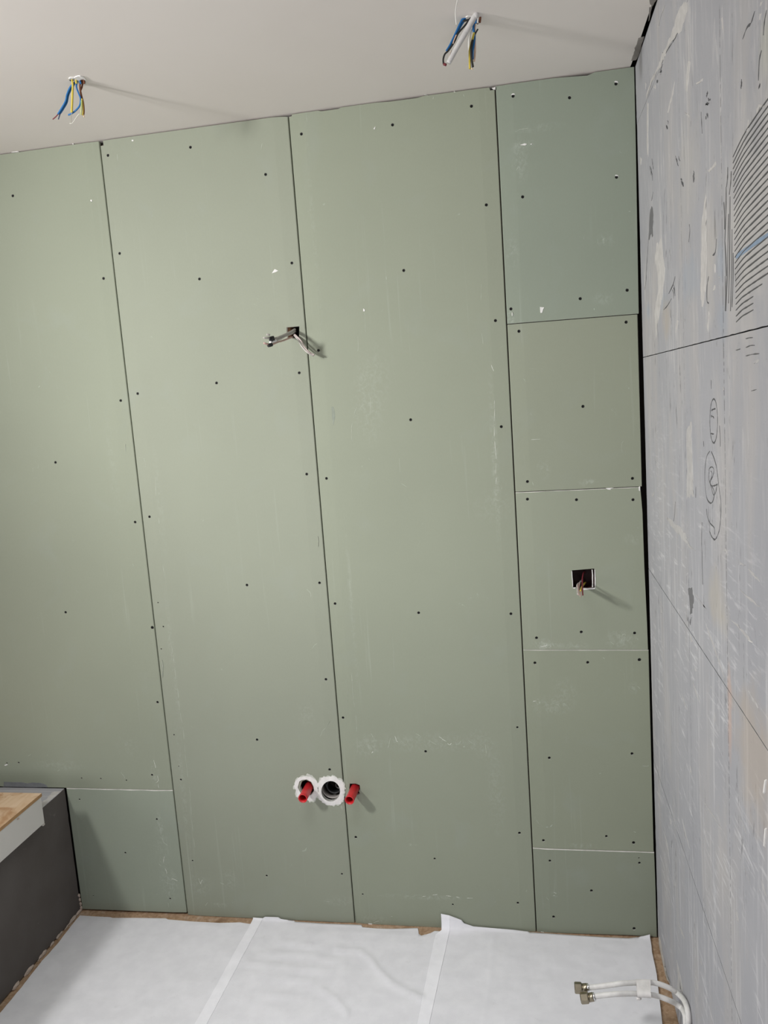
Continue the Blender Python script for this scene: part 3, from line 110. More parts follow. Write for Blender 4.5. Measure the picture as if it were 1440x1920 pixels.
 'SHEETS': [{'top': [(-0.3926,-0.029,0.001),(-0.3432,-0.0302,0.001),(-0.2748,-0.0304,0.001),(-0.265,-0.0335,0.001),(-0.1695,-0.0266,0.001),(-0.0699,-0.0215,0.001),(-0.0592,-0.0274,0.001),(0.0313,-0.0316,0.001),(0.1326,-0.0322,0.001),(0.2027,-0.0239,0.001),(0.2351,-0.029,0.001),(0.2991,-0.0271,0.001)],'left': [(-0.3926,-0.029,0.001),(-0.387,-0.1727,0.001),(-0.3859,-0.3287,0.001),(-0.381,-0.4767,0.001)],'right': [(0.36,-0.02,0),(0.38,-2.0,0)]},{'top': [(0.2442,-0.006,0.0077),(0.2775,-0.006,0.007),(0.2876,-0.006,0.0135),(0.3343,-0.006,0.0144),(0.3436,-0.006,0.0083),(0.4157,-0.0084,0.001),(0.4873,-0.0105,0.001),(0.6243,-0.008,0.001),(0.6297,-0.0194,0.001),(0.6803,-0.0228,0.001),(0.7303,-0.021,0.001),(0.8154,-0.01,0.001),(0.8224,-0.0401,0.001),(0.8328,-0.0486,0.001),(0.8612,-0.0319,0.001),(0.8722,-0.0204,0.001),(0.8985,-0.0211,0.001),(1.0645,-0.0166,0.001)],'left': [(0.2453,-0.0111,0.001),(0.2338,-0.4776,0.001)],'right': [(1.0645,-0.0166,0.001),(1.0601,-0.4023,0.001)]},{'top': [(0.8947,-0.006,0.0534),(0.9244,-0.006,0.0488),(0.9603,-0.006,0.0354),(0.9684,-0.006,0.0244),(0.9984,-0.006,0.0146),(1.0703,-0.006,0.0115),(1.1238,-0.006,0.0092),(1.1937,-0.0069,0.001),(1.2642,-0.0094,0.001),(1.4128,-0.0136,0.001),(1.4861,-0.0124,0.001),(1.5095,-0.0063,0.001),(1.551,-0.006,0.0159)],'left': [(0.8806,-0.0171,0.001),(0.877,-0.0675,0.001),(0.8702,-0.4196,0.001)],'right': [(1.5521,-0.0182,0.001),(1.5476,-0.0751,0.001),(1.5475,-0.1651,0.001),(1.5404,-0.2694,0.001),(1.5342,-0.3591,0.001)]}],
 'STRIPW': [0,[(0.2778,-0.0088,0.001),(0.269,-0.4744,0.001)],[(0.9223,-0.0139,0.001),(0.9036,-0.4166,0.001)]],
 'RIDGE': [[(0.5683,-0.1351),(0.6418,-0.138),(0.684,-0.1691),(0.7165,-0.2164),(0.7726,-0.2754),(0.8333,-0.3083),(0.8688,-0.3274)],[(0.5656,-0.3162),(0.6207,-0.3565),(0.6645,-0.4032)],[(0.3286,-0.1803),(0.4419,-0.167),(0.6115,-0.1919)],[(0.3009,-0.2255),(0.4247,-0.2322),(0.5804,-0.2358)],[(0.3762,-0.1141),(0.4793,-0.1242)],[(0.3441,-0.2798),(0.4507,-0.2789),(0.5294,-0.2882)],[(0.4152,-0.352),(0.5178,-0.3506)],[(1.0646,-0.0205),(1.062,-0.2563),(1.0541,-0.4017),(1.0527,-0.9631)]]
}

H = M['H']; C = M['C']

# ---------------------------------------------------------------- materials
class NT:
    def __init__(s, name):
        s.m = bpy.data.materials.new(name); s.m.use_nodes = True
        s.t = s.m.node_tree; s.t.nodes.clear()
        s.out = s.n('ShaderNodeOutputMaterial'); s.b = s.n('ShaderNodeBsdfPrincipled')
        s.l(s.b.outputs[0], s.out.inputs[0])
        s.tc = s.n('ShaderNodeTexCoord')
    def n(s, k, **kw):
        x = s.t.nodes.new(k)
        for a, b in kw.items(): setattr(x, a, b)
        return x
    def l(s, a, b): s.t.links.new(a, b)
    def mapping(s, scale=(1, 1, 1), rot=(0, 0, 0), loc=(0, 0, 0)):
        x = s.n('ShaderNodeMapping'); s.l(s.tc.outputs['Object'], x.inputs[0])
        x.inputs['Scale'].default_value = scale; x.inputs['Rotation'].default_value = rot; x.inputs['Location'].default_value = loc
        return x.outputs[0]
    def noise(s, vec, scale=5, detail=4, rough=.5, dist=0):
        x = s.n('ShaderNodeTexNoise'); s.l(vec, x.inputs['Vector'])
        x.inputs['Scale'].default_value = scale; x.inputs['Detail'].default_value = detail
        x.inputs['Roughness'].default_value = rough; x.inputs['Distortion'].default_value = dist
        return x.outputs[0]
    def ramp(s, v, a, b, lo=0., hi=1.):
        x = s.n('ShaderNodeMapRange'); s.l(v, x.inputs[0]); x.clamp = True
        x.inputs[1].default_value = a; x.inputs[2].default_value = b; x.inputs[3].default_value = lo; x.inputs[4].default_value = hi
        return x.outputs[0]
    def math(s, op, a, b=None):
        x = s.n('ShaderNodeMath', operation=op)
        for i, v in enumerate((a, b)):
            if v is None: continue
            if isinstance(v, (int, float)): x.inputs[i].default_value = v
            else: s.l(v, x.inputs[i])
        return x.outputs[0]
    def mix(s, f, a, b):
        x = s.n('ShaderNodeMix', data_type='RGBA')
        for i, v in ((0, f), (6, a), (7, b)):
            if isinstance(v, (int, float)): x.inputs[i].default_value = v
            elif isinstance(v, tuple): x.inputs[i].default_value = (*v, 1)
            else: s.l(v, x.inputs[i])
        return x.outputs[2]
    def colour(s, c):
        if isinstance(c, tuple): s.b.inputs['Base Color'].default_value = (*c, 1)
        else: s.l(c, s.b.inputs['Base Color'])
    def rough(s, r, spec=.3): s.b.inputs['Roughness'].default_value = r; s.b.inputs['Specular IOR Level'].default_value = spec
    def bump(s, h, strength=.3, dist=.001):
        x = s.n('ShaderNodeBump'); s.l(h, x.inputs['Height']); x.inputs['Strength'].default_value = strength; x.inputs['Distance'].default_value = dist
        s.l(x.outputs[0], s.b.inputs['Normal'])

def plain(name, c, rough=.6, spec=.3, metal=0.):
    t = NT(name); v = t.mapping()
    n = t.noise(v, 60, 3)
    t.colour(t.mix(t.ramp(n, .3, .7), tuple(k * .9 for k in c), tuple(min(1, k * 1.07) for k in c)))
    t.rough(rough, spec); t.b.inputs['Metallic'].default_value = metal
    return t.m

def board_paper(name, base, chalk=.5, key=None):
    """green moisture-resistant plasterboard paper with faint chalky scuffs"""
    t = NT(name)
    v = t.mapping()
    c = t.mix(t.ramp(t.noise(v, 2.2, 3), .3, .7), tuple(k * .97 for k in base), tuple(k * 1.03 for k in base))
    fine = t.noise(t.mapping((1, 1, .45)), 260, 2, .6)
    c = t.mix(t.ramp(fine, .3, .75, 0, .10), c, tuple(k * 1.25 for k in base))
    # long vertical rub marks
    st = t.noise(t.mapping((60, 1, 1.6)), 1.0, 4, .6, .3)
    patch = t.noise(t.mapping((1, 1, .7), loc=(3.1, 0, 1.7)), 3.0, 3)
    f = t.math('MULTIPLY', t.ramp(st, .60, .78, 0, .20), t.ramp(patch, .5, .62))
    c = t.mix(f, c, (.62, .65, .60))
    # curly scuffs
    wv = t.noise(t.mapping(loc=(1.3, 0, .4)), 26, 6, .72, 1.2)
    pk = t.noise(t.mapping(loc=(7.3, 0, 2.2)), 5.0, 2)
    f = t.math('MULTIPLY', t.ramp(wv, .66, .74, 0, chalk), t.ramp(pk, .52, .64))
    c = t.mix(f, c, (.62, .66, .60))
    # greyish blotches
    f = t.ramp(t.noise(t.mapping(loc=(4, 0, 9)), 7, 3, .5, .5), .58, .8, 0, .14)
    c = t.mix(f, c, (.33, .37, .36))
    # scuffed patches where this board was knocked or rubbed
    brk = t.noise(t.mapping((1, 1, .8)), 75, 6, .72, .8)
    for (px_, pz_), rx, rz, st in M['SCUFF'].get(key, ()):
        ln = t.n('ShaderNodeVectorMath', operation='LENGTH'); t.l(t.mapping((1 / rx, 0, 1 / rz), loc=(-px_ / rx, 0, -pz_ / rz)), ln.inputs[0])
        f = t.math('MULTIPLY', t.ramp(ln.outputs['Value'], 1.2, .2, 0, st * .55 if rx * rz < .0022 else st * .36), t.ramp(brk, .46, .68))
        c = t.mix(f, c, (.60, .63, .59))
    t.colour(c); t.rough(.75, .18)
    t.bump(fine, .10, .0004)
    return t.m

G = (.405, .440, .345)
MAT = {
    'P1': board_paper('green_paper_a', (0.287, 0.312, 0.243), .55, 'P1'), 'P2': board_paper('green_paper_b', (0.294, 0.316, 0.252), .55, 'P2'),
    'P3': board_paper('green_paper_c', (0.287, 0.312, 0.243), .55, 'P3'), 'R1': board_paper('green_paper_d', (0.264, 0.300, 0.243), .55, 'R1'),
    'R2': board_paper('green_paper_e', (0.280, 0.303, 0.235), .55, 'R2'), 'R3': board_paper('green_paper_f', (0.287, 0.312, 0.243), .55, 'R3'),
    'R4': board_paper('green_paper_g', (0.276, 0.300, 0.229), .55, 'R4'), 'R5': board_paper('green_paper_h', (0.261, 0.286, 0.224), .55, 'R5'),
    'P1b': board_paper('green_paper_i', (0.305, 0.340, 0.276), .55, 'P1b'),
}
m_gyps = plain('gypsum_core', (.72, .71, .66), .9)
m_edge = plain('board_edge_paper', (.34, .37, .29), .85)
m_chalk = plain('chalk_mark', (.60, .62, .56), .9)
m_faint = plain('faint_scuff', (.47, .50, .43), .9)
m_white = plain('white_filler', (.78, .77, .75), .85)
m_screw = plain('black_phosphate', (.012, .012, .012), .6, .2)
m_dark = plain('dark_cavity', (.035, .028, .024), .95)
m_timber = plain('timber_batten', (.30, .17, .10), .85)
m_batten = plain('seam_shade_batten', (.075, .055, .042), .9)  # timber darkened in its colour so the board seams look shaded
m_mauve = plain('grey_adhesive_smear', (.20, .21, .22), .9)
m_smudge = plain('dark_rub_mark', (.27, .30, .25), .9)
m_grey_smear = plain('dried_grey_adhesive', (.28, .26, .24), .95)
m_pencil = plain('pencil_line', (.10, .10, .105), .7)
m_gouge = plain('dark_gouge', (.17, .17, .175), .95)
m_crack = plain('dark_crack', (.11, .11, .115), .95)
m_pale = plain('pale_adhesive_streak', (.535, .52, .505), .9)
m_pale2 = plain('light_trowel_streak', (.465, .455, .448), .9)
m_comb = plain('comb_line', (.12, .12, .12), .95)

def ceiling_paint():
    t = NT('ceiling_plaster'); v = t.mapping()
    n = t.noise(v, 1.6, 3); f = t.noise(v, 130, 3)
    c = t.mix(t.ramp(n, .35, .65), (.815, .765, .725), (.84, .795, .757))
    t.colour(c); t.rough(.8, .2); t.bump(f, .06, .0006)
    return t.m
m_ceil = ceiling_paint()

def backer_grey():
    """cement-coated insulation board with trowel streaks, grid lines and stains"""
    t = NT('cement_backer_board')
    v = t.mapping()
    c = t.mix(t.ramp(t.noise(v, 3.5, 4), .3, .7), (.360, .362, .388), (.402, .402, .424))
    warm = t.noise(t.mapping((1, 2.2, .6), loc=(0, 2, 5)), 3.2, 4, .55, .4)
    c = t.mix(t.ramp(warm, .5, .72, 0, .45), c, (.50, .465, .43))
    # vertical pale streaks (upper courses) and slanting rain-like scratches (lower courses)
    sep = t.n('ShaderNodeSeparateXYZ'); t.l(v, sep.inputs[0])
    up = t.ramp(sep.outputs[2], 1.2, 2.0)
    s1 = t.noise(t.mapping((1, 40, 7)), 1.0, 6, .68, .9)
    m1 = t.noise(t.mapping((1, 5, 1.6), loc=(0, 1, 3)), 1.4, 3)
    f1 = t.math('MULTIPLY', t.math('MULTIPLY', t.ramp(s1, .51, .69, 0, .65), t.ramp(m1, .38, .60)), up)
    c = t.mix(f1, c, (.66, .645, .63))
    lo = t.ramp(sep.outputs[2], 1.75, 1.25)
    s2 = t.noise(t.mapping((1, 11, 80), rot=(math.radians(-28), 0, 0)), 1.0, 6, .66, .5)
    m2 = t.noise(t.mapping((1, 2.6, 2.6), loc=(0, 4, 3)), 2.2, 3)
    f2 = t.math('MULTIPLY', t.math('MULTIPLY', t.ramp(s2, .545, .69, 0, .72), t.ramp(m2, .42, .60)), lo)
    c = t.mix(f2, c, (.70, .70, .71))
    s4 = t.noise(t.mapping((1, 60, 4), loc=(0, 3, 3)), 1.0, 3, .6, .1)
    c = t.mix(t.math('MULTIPLY', t.ramp(s4, .55, .70, 0, .55), lo), c, (.60, .60, .61))
    # dark flecks
    d1 = t.noise(t.mapping((1, 60, 16), loc=(0, 7, 1)), 1.0, 5, .65, .4)
    dm = t.noise(t.mapping((1, 4, 2), loc=(0, 5, 8)), 1.5, 2)
    fd = t.math('MULTIPLY', t.ramp(d1, .605, .68, 0, .8), t.ramp(dm, .44, .58))
    c = t.mix(fd, c, (.16, .16, .165))
    pit = t.noise(v, 210, 2, .5)
    c = t.mix(t.ramp(pit, .66, .74, 0, .35), c, (.20, .20, .205))
    # located stains and tints
    for (ty, tz), ry, rz, col, st in M['TINT']:
        mp = t.mapping((0, 1 / ry, 1 / rz), loc=(0, -ty / ry, -tz / rz))
        ln = t.n('ShaderNodeVectorMath', operation='LENGTH'); t.l(mp, ln.inputs[0])
        wob = t.math('ADD', ln.outputs['Value'], t.ramp(t.noise(v, 14, 3), 0, 1, -.7, .7))
        c = t.mix(t.ramp(wob, 1.0, .35, 0, st), c, col)
    # dotted vertical print lines
    dots = t.noise(t.mapping((1, 1, 9)), 9.0, 3, .6)
    for yy, stg in ((-.985, .75), (-.628, .40), (-.40, .22)):
        a = t.math('ABSOLUTE', t.math('SUBTRACT', sep.outputs[1], yy))
        wav = t.math('ADD', a, t.ramp(t.noise(t.mapping((1, 0, 3)), 1.5, 2), 0, 1, -.0015, .0015))
        f = t.math('MULTIPLY', t.ramp(wav, .0030, .0012, 0, stg), t.ramp(dots, .40, .52))
        c = t.mix(f, c, (.13, .13, .135))
    t.colour(c); t.rough(.72, .28)
    t.bump(t.math('ADD', t.noise(v, 70, 4), t.math('MULTIPLY', s1, 1.5)), .22, .0012)
    return t.m
m_grey = backer_grey()

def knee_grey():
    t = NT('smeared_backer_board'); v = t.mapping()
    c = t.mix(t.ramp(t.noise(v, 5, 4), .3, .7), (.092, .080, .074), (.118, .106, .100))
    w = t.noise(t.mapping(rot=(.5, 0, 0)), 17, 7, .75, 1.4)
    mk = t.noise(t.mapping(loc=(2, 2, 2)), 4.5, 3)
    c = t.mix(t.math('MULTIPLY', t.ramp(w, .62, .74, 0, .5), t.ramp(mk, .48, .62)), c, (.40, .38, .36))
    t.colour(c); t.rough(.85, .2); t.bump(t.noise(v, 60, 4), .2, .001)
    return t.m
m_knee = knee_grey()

def chipboard():
    t = NT('wood_chipboard_floor'); v = t.mapping()
    vo = t.n('ShaderNodeTexVoronoi'); t.l(v, vo.inputs[0]); vo.inputs['Scale'].default_value = 130
    c = t.mix(t.ramp(vo.outputs[1], .1, .9), (.33, .215, .13), (.47, .33, .22))
    c = t.mix(t.ramp(t.noise(v, 30, 4), .55, .75, 0, .6), c, (.55, .45, .36))
    c = t.mix(t.ramp(t.noise(v, 11, 3), .6, .72, 0, .6), c, (.17, .10, .055))
    t.colour(c); t.rough(.85, .15); t.bump(t.noise(v, 120, 3), .5, .002)
    return t.m
m_chip = chipboard()

def fleece_mat(name, k):
    t = NT(name); v = t.mapping()
    n = t.noise(v, 16, 5, .6); f = t.noise(v, 420, 2, .6)
    c = t.mix(t.ramp(n, .38, .62), tuple(k * a for a in (.79, .79, .828)), tuple(k * a for a in (.838, .838, .875)))
    c = t.mix(t.ramp(t.noise(t.mapping(loc=(5, 1, 0)), 38, 3, .6), .64, .80, 0, .22), c, (.55, .55, .56))
    t.colour(c); t.rough(.9, .1); t.bump(t.math('ADD', f, t.math('MULTIPLY', n, 2.0)), .18, .0012)
    return t.m
m_fleece = fleece_mat('white_fleece', 1.0)
m_strip = fleece_mat('white_fleece_tape', 1.13)

def plywood():
    t = NT('plywood_sheet_face'); v = t.mapping()
    n = t.noise(t.mapping((9, 1.6, 1)), 1.6, 5, .6, 1.6)
    c = t.mix(t.ramp(n, .35, .6), (.60, .41, .25), (.70, .53, .37))
    k = t.noise(t.mapping(loc=(2.0, .3, 0)), 11, 4, .6, 1.0)
    c = t.mix(t.ramp(k, .52, .66, 0, .75), c, (.42, .22, .10))
    t.colour(c); t.rough(.6, .25)
    return t.m
m_ply = plywood()
m_plyedge = plain('plywood_edge', (.42, .25, .12), .8)
def smooth_white():
    t = NT('white_melamine'); t.colour((.66, .64, .61)); t.rough(.45, .3); return t.m
m_melamine = smooth_white()
m_foam = plain('beige_foam_lump', (.52, .43, .37), .95)
m_crumb = plain('plaster_crumb', (.50, .47, .43), .95)
m_red = plain('red_plastic', (.62, .022, .028), .38, .5)
m_drain = plain('black_rubber', (.022, .022, .024), .5, .4)
m_drain2 = plain('grey_pipe_inside', (.46, .43, .41), .6)
m_hose = plain('white_hose_plastic', (.80, .79, .77), .4, .4)
m_brass = plain('nickel_brass', (.36, .32, .24), .35, .5, 1.0)
m_chrome = plain('bright_chrome', (.75, .75, .75), .2, .5, 1.0)
m_tape = plain('white_tape', (.83, .81, .79), .7)
WC = {'blue': (.012, .13, .36), 'darkred': (.16, .022, .03), 'navy': (.03, .05, .12), 'yellow': (.58, .46, .07), 'copper': (.35, .34, .28),
      'brown': (.17, .055, .025), 'bare': (.72, .55, .38), 'lime': (.52, .60, .22), 'clear': (.62, .62, .55), 'black': (.018, .018, .018),
      'beige': (.55, .49, .42), 'peach': (.66, .47, .36), 'white': (.78, .77, .73), 'greycab': (.44, .42, .39), 'pinkcab': (.52, .36, .32), 'whitecab': (.50, .42, .40)}
WM = {k: plain('insulation_' + k, v, .45, .4) for k, v in WC.items()}
m_tube = plain('grey_conduit', (.58, .57, .56), .45, .4)

# ---------------------------------------------------------------- builders
def link(o, parent=None):
    COL.objects.link(o)
    if parent: o.parent = parent
    return o
def mobj(name, bm, mats, parent=None, smooth=False):
    bmesh.ops.recalc_face_normals(bm, faces=bm.faces[:])
    me = bpy.data.meshes.new(name); bm.to_mesh(me); bm.free()
    for m in (mats if isinstance(mats, (list, tuple)) else [mats]): me.materials.append(m)
    if smooth:
        for p in me.polygons: p.use_smooth = True
    return link(bpy.data.objects.new(name, me), parent)
def empty(name, loc=(0, 0, 0)):
    o = bpy.data.objects.new(name, None); o.location = loc; o.empty_display_size = .05
    return link(o)
def under(root, o):
    """hang a part built in world coordinates under its thing without moving it"""
    o.parent = root; o.matrix_parent_inverse = Matrix.Translation(root.location).inverted()
    return o
def tag(o, label=None, cat=None, group=None, kind=None):
    for k, v in (('label', label), ('category', cat), ('group', group), ('kind', kind)):
        if v: o[k] = v
    return o
def inside(p, poly):
    x, y = p; r = False; n = len(poly)
    for i in range(n):
        x1, y1 = poly[i]; x2, y2 = poly[i - 1]
        if (y1 > y) != (y2 > y) and x < (x2 - x1) * (y - y1) / (y2 - y1) + x1: r = not r
    return r
BACK = lambda a, b, d: (a, d, b)
RIGHT = lambda a, b, d: (C + d, a, b)
CEIL = lambda a, b, d: (a, b, H + d)
KX = -.404
KNEE = lambda a, b, d: (KX - d, a, b)

def plate(name, outer, holes, front, edge, to3, thick=.0125, depth=None, cuts=(), chamfer=None, parent=None, core=None):
    """a sheet cut to an outline with real holes; depth(a,b) lets the long edges taper; chamfer: a broken-paper band along the top"""
    pts, edges = [], []
    def ring(r):
        n = len(pts); pts.extend(Vector(p) for p in r)
        edges.extend((n + i, n + (i + 1) % len(r)) for i in range(len(r)))
    ring(outer)
    for h in holes: ring(h)
    b0 = min(p[1] for p in outer) - .01; b1 = max(p[1] for p in outer) + .01
    for a in cuts:
        n = len(pts); pts.extend((Vector((a, b0)), Vector((a, b1)))); edges.append((n, n + 1))
    chz = None
    if chamfer:
        w, strength, seed = chamfer
        a0 = min(p[0] for p in outer); a1 = max(p[0] for p in outer); N = 40
        tl = max((p for p in outer if p[0] < a0 + .02), key=lambda p: p[1]); tr = max((p for p in outer if p[0] > a1 - .02), key=lambda p: p[1])
        def chz(a): 
            t = (a - a0) / (a1 - a0); z = tl[1] + (tr[1] - tl[1]) * t
            return z - max(.0002, w * (1 + strength * noise.noise(Vector((a * 22, seed, 0))) * 1.6))
        n = len(pts)
        for i in range(N + 1):
            a = a0 - .001 + (a1 - a0 + .002) * i / N; pts.append(Vector((a, chz(a))))
        edges.extend((n + i, n + i + 1) for i in range(N))
    v2, _, tris, *_r = delaunay_2d_cdt(pts, edges, [], 0, 1e-6)
    bm = bmesh.new(); D_ = depth or (lambda a, b: 0.0)
    fv, bv = {}, {}
    def F(i):
        if i not in fv: fv[i] = bm.verts.new(to3(v2[i].x, v2[i].y, D_(v2[i].x, v2[i].y)))
        return fv[i]
    def B_(i):
        if i not in bv: bv[i] = bm.verts.new(to3(v2[i].x, v2[i].y, thick))
        return bv[i]
    cnt = {}
    for t in tris:
        c = (sum(v2[i].x for i in t) / 3, sum(v2[i].y for i in t) / 3)
        if not inside(c, outer) or any(inside(c, h) for h in holes): continue
        f = bm.faces.new([F(i) for i in t]); f.material_index = 0
        if chz and c[1] > chz(c[0]): f.material_index = 2
        f = bm.faces.new([B_(i) for i in reversed(t)]); f.material_index = 1
        for k in range(3):
            e = (t[k], t[(k + 1) % 3]); cnt[e] = cnt.get(e, 0) + 1
    for (i, j) in cnt:
        if (j, i) in cnt: continue
        f = bm.faces.new((F(j), F(i), B_(i), B_(j)))
        d = v2[i] - v2[j]
        mid = (v2[i] + v2[j]) / 2
        hole_edge = any(len(h) != 8 and min((v2[i] - Vector(p)).length for p in h) < 2e-4 and min((v2[j] - Vector(p)).length for p in h) < 2e-4 for h in holes)
        f.material_index = 2 if (hole_edge or abs(d.x) > abs(d.y)) else 1
    return mobj(name, bm, [front, edge, core or edge], parent)

def ribbon_into(bm, pts, w, to3, d0=-.0004, taper=True, jitter=.25, seed=0, d1=0.0):
    """a thin raised streak along a polyline, drawn out at its ends"""
    random.seed(seed)
    P = smooth2(pts, 3)
    prev = None; n = len(P)
    for i, p in enumerate(P):
        a = P[max(0, i - 1)]; b = P[min(n - 1, i + 1)]
        t = (b - a); t = t.normalized() if t.length > 1e-9 else Vector((1, 0))
        nrm = Vector((-t.y, t.x))
        k = (math.sin(math.pi * (i + .35) / (n - .3)) ** .5 if taper else 1) * (1 + random.uniform(-jitter, jitter))
        h = max(w * .18, w * .5 * k)
        q = [bm.verts.new(to3(*(p + nrm * h), d1)), bm.verts.new(to3(*(p + nrm * h * .7), d0)), bm.verts.new(to3(*(p - nrm * h * .7), d0)), bm.verts.new(to3(*(p - nrm * h), d1))]
        if prev:
            for k2 in range(3): bm.faces.new((prev[k2], prev[k2 + 1], q[k2 + 1], q[k2]))
            bm.faces.new((prev[3], prev[0], q[0], q[3]))
        else: bm.faces.new(q)
        prev = q
    bm.faces.new(prev[::-1])
def smooth2(pts, k):
    P = [Vector(p) for p in pts]; out = []
    if len(P) < 3: 
        return [P[0].lerp(P[-1], i / 4) for i in range(5)]
    for i in range(len(P) - 1):
        a, b, c, d = P[max(0, i - 1)], P[i], P[i + 1], P[min(len(P) - 1, i + 2)]
        for j in range(k):
            t = j / k; out.append(cr(a, b, c, d, t))
    out.append(P[-1]); return out
def cr(a, b, c, d, t):
    return .5 * ((2 * b) + (c - a) * t + (2 * a - 5 * b + 4 * c - d) * t * t + (3 * b - a - 3 * c + d) * t ** 3)
def flake_into(bm, poly, to3, d0=-.0008, d1=.0):
    P = [Vector(p) for p in poly]; c = sum(P, Vector((0, 0))) / len(P)
    o = [bm.verts.new(to3(*p, d1)) for p in P]; i_ = [bm.verts.new(to3(*(c + (p - c) * .88), d0)) for p in P]
    n = len(P)
    for k in range(n): bm.faces.new((o[k], o[(k + 1) % n], i_[(k + 1) % n], i_[k]))
    from mathutils.geometry import tessellate_polygon
    for t in tessellate_polygon([[v.co for v in i_]]):
        try: bm.faces.new([i_[k] for k in t])
        except ValueError: pass
    for t in tessellate_polygon([[v.co for v in o]]):
        try: bm.faces.new([o[k] for k in t])
        except ValueError: pass
def ragged(poly, amp, sub, seed):
    """breaks a straight outline into an irregular one"""
    out = []; n = len(poly)
    for i in range(n):
        a = Vector(poly[i]); b = Vector(poly[(i + 1) % n])
        for j in range(sub):
            p = a.lerp(b, j / sub)
            out.append((p.x + amp * noise.noise(Vector((p.x * 90 + seed, p.y * 90, 1))), p.y + amp * noise.noise(Vector((p.x * 90, p.y * 90 + seed, 7)))))
    return out
def tube_into(bm, pts, r, n=8, k=5, cap=True, r2=None):
    P = [Vector(p) for p in pts]; S = []
    if len(P) == 2: S = [P[0].lerp(P[1], i / 3) for i in range(4)]
    else:
        for i in range(len(P) - 1):
            a, b, c, d = P[max(0, i - 1)], P[i], P[i + 1], P[min(len(P) - 1, i + 2)]
            S += [cr(a, b, c, d, j / k) for j in range(k)]
        S.append(P[-1])
    T = [(S[min(i + 1, len(S) - 1)] - S[max(i - 1, 0)]).normalized() for i in range(len(S))]
    u = T[0].orthogonal().normalized(); rings = []
    for i, (s, t) in enumerate(zip(S, T)):
        u = (u - t * u.dot(t)).normalized(); w = t.cross(u)
        rr = r if r2 is None else r + (r2 - r) * i / (len(S) - 1)
        rings.append([bm.verts.new(s + (u * math.cos(2 * math.pi * j / n) + w * math.sin(2 * math.pi * j / n)) * rr) for j in range(n)])
    for a, b in zip(rings, rings[1:]):
        for j in range(n): bm.faces.new((a[j], a[(j + 1) % n], b[(j + 1) % n], b[j]))
    if cap: bm.faces.new(rings[0][::-1]); bm.faces.new(rings[-1])
    return S, T
def tube(name, pts, r, mat, n=8, k=5, r2=None):
    bm = bmesh.new(); tube_into(bm, pts, r, n, k, True, r2); return mobj(name, bm, mat, None, True)
def hollow(name, a, b, ro, ri, mats, n=28, flare=0.0):
    """an open-ended pipe from a to b with a real bore"""
    a = Vector(a); b = Vector(b); t = (b - a).normalized(); u = t.orthogonal().normalized(); w = t.cross(u)
    bm = bmesh.new()
    prof = [(0, ro), (.93, ro), (1.0 - .006, ro + flare), (1.0, ro + flare - .0004), (1.0, ri + flare), (.9, ri), (.0, ri)]
    L = (b - a).length; rings = []
    for s, r in prof:
        rings.append([bm.verts.new(a + t * L * s + (u * math.cos(2 * math.pi * j / n) + w * math.sin(2 * math.pi * j / n)) * r) for j in range(n)])
    for q in range(len(rings)):
        A = rings[q]; B2 = rings[(q + 1) % len(rings)]
        for j in range(n):
            f = bm.faces.new((A[j], A[(j + 1) % n], B2[(j + 1) % n], B2[j]))
            f.material_index = 1 if (len(mats) > 1 and q >= 4) else 0
    return mobj(name, bm, mats, None, True)
def boxmesh(bm, lo, hi):
    v = [bm.verts.new((x, y, z)) for x in (lo[0], hi[0]) for y in (lo[1], hi[1]) for z in (lo[2], hi[2])]
    for f in ((0, 1, 3, 2), (4, 6, 7, 5), (0, 4, 5, 1), (2, 3, 7, 6), (0, 2, 6, 4), (1, 5, 7, 3)): bm.faces.new([v[i] for i in f])
def lump(name, c, r, mat, seed, squash=(1, 1, 1)):
    bm = bmesh.new(); bmesh.ops.create_icosphere(bm, subdivisions=2, radius=1)
    for v in bm.verts:
        k = 1 + .45 * noise.noise(v.co * 1.7 + Vector((seed * 3.1, 0, 0)))
        v.co = Vector((c[0] + v.co.x * r * k * squash[0], c[1] + v.co.y * r * k * squash[1], c[2] + v.co.z * r * k * squash[2]))
    return mobj(name, bm, mat, None, False)

# ---------------------------------------------------------------- the room
Y0 = -2.7
# floor
bm = bmesh.new(); boxmesh(bm, (-1.9, Y0, -.05), (C + .05, .06, 0.0))
floor = tag(mobj('floor', bm, m_chip), 'brown chipboard floor showing at the edges of the white fleece', None, None, 'structure')
# back wall: dark cavity face and battens, boards in front of it
bm = bmesh.new(); boxmesh(bm, (-1.9, .055, -.05), (C + .10, .12, H + .05))
wall_back = tag(mobj('wall_back', bm, m_dark), 'wall lined with green plasterboard', None, None, 'structure')
for x in (0, .6, 1.2, .3, .9, 1.46):
    bm = bmesh.new(); boxmesh(bm, (x - .024, .0145, 0.002), (x + .024, .054, H - .01))
    if x in (.6,):      # stopped above and below the service holes
        bm.free(); 
        for z0, z1, x0, x1 in ((.002, .30, .576, .624), (.54, 1.80, .576, .624), (1.80, H - .01, .584, .624)):
            bm = bmesh.new(); boxmesh(bm, (x0, .0145, z0), (x1, .054, z1)); mobj('timber_batten', bm, m_batten, wall_back)
        continue
    mobj('timber_batten', bm, m_batten, wall_back)
bm = bmesh.new(); boxmesh(bm, (.520, .0145, 1.88), (.5475, .054, 2.02)); mobj('timber_batten', bm, m_timber, wall_back)

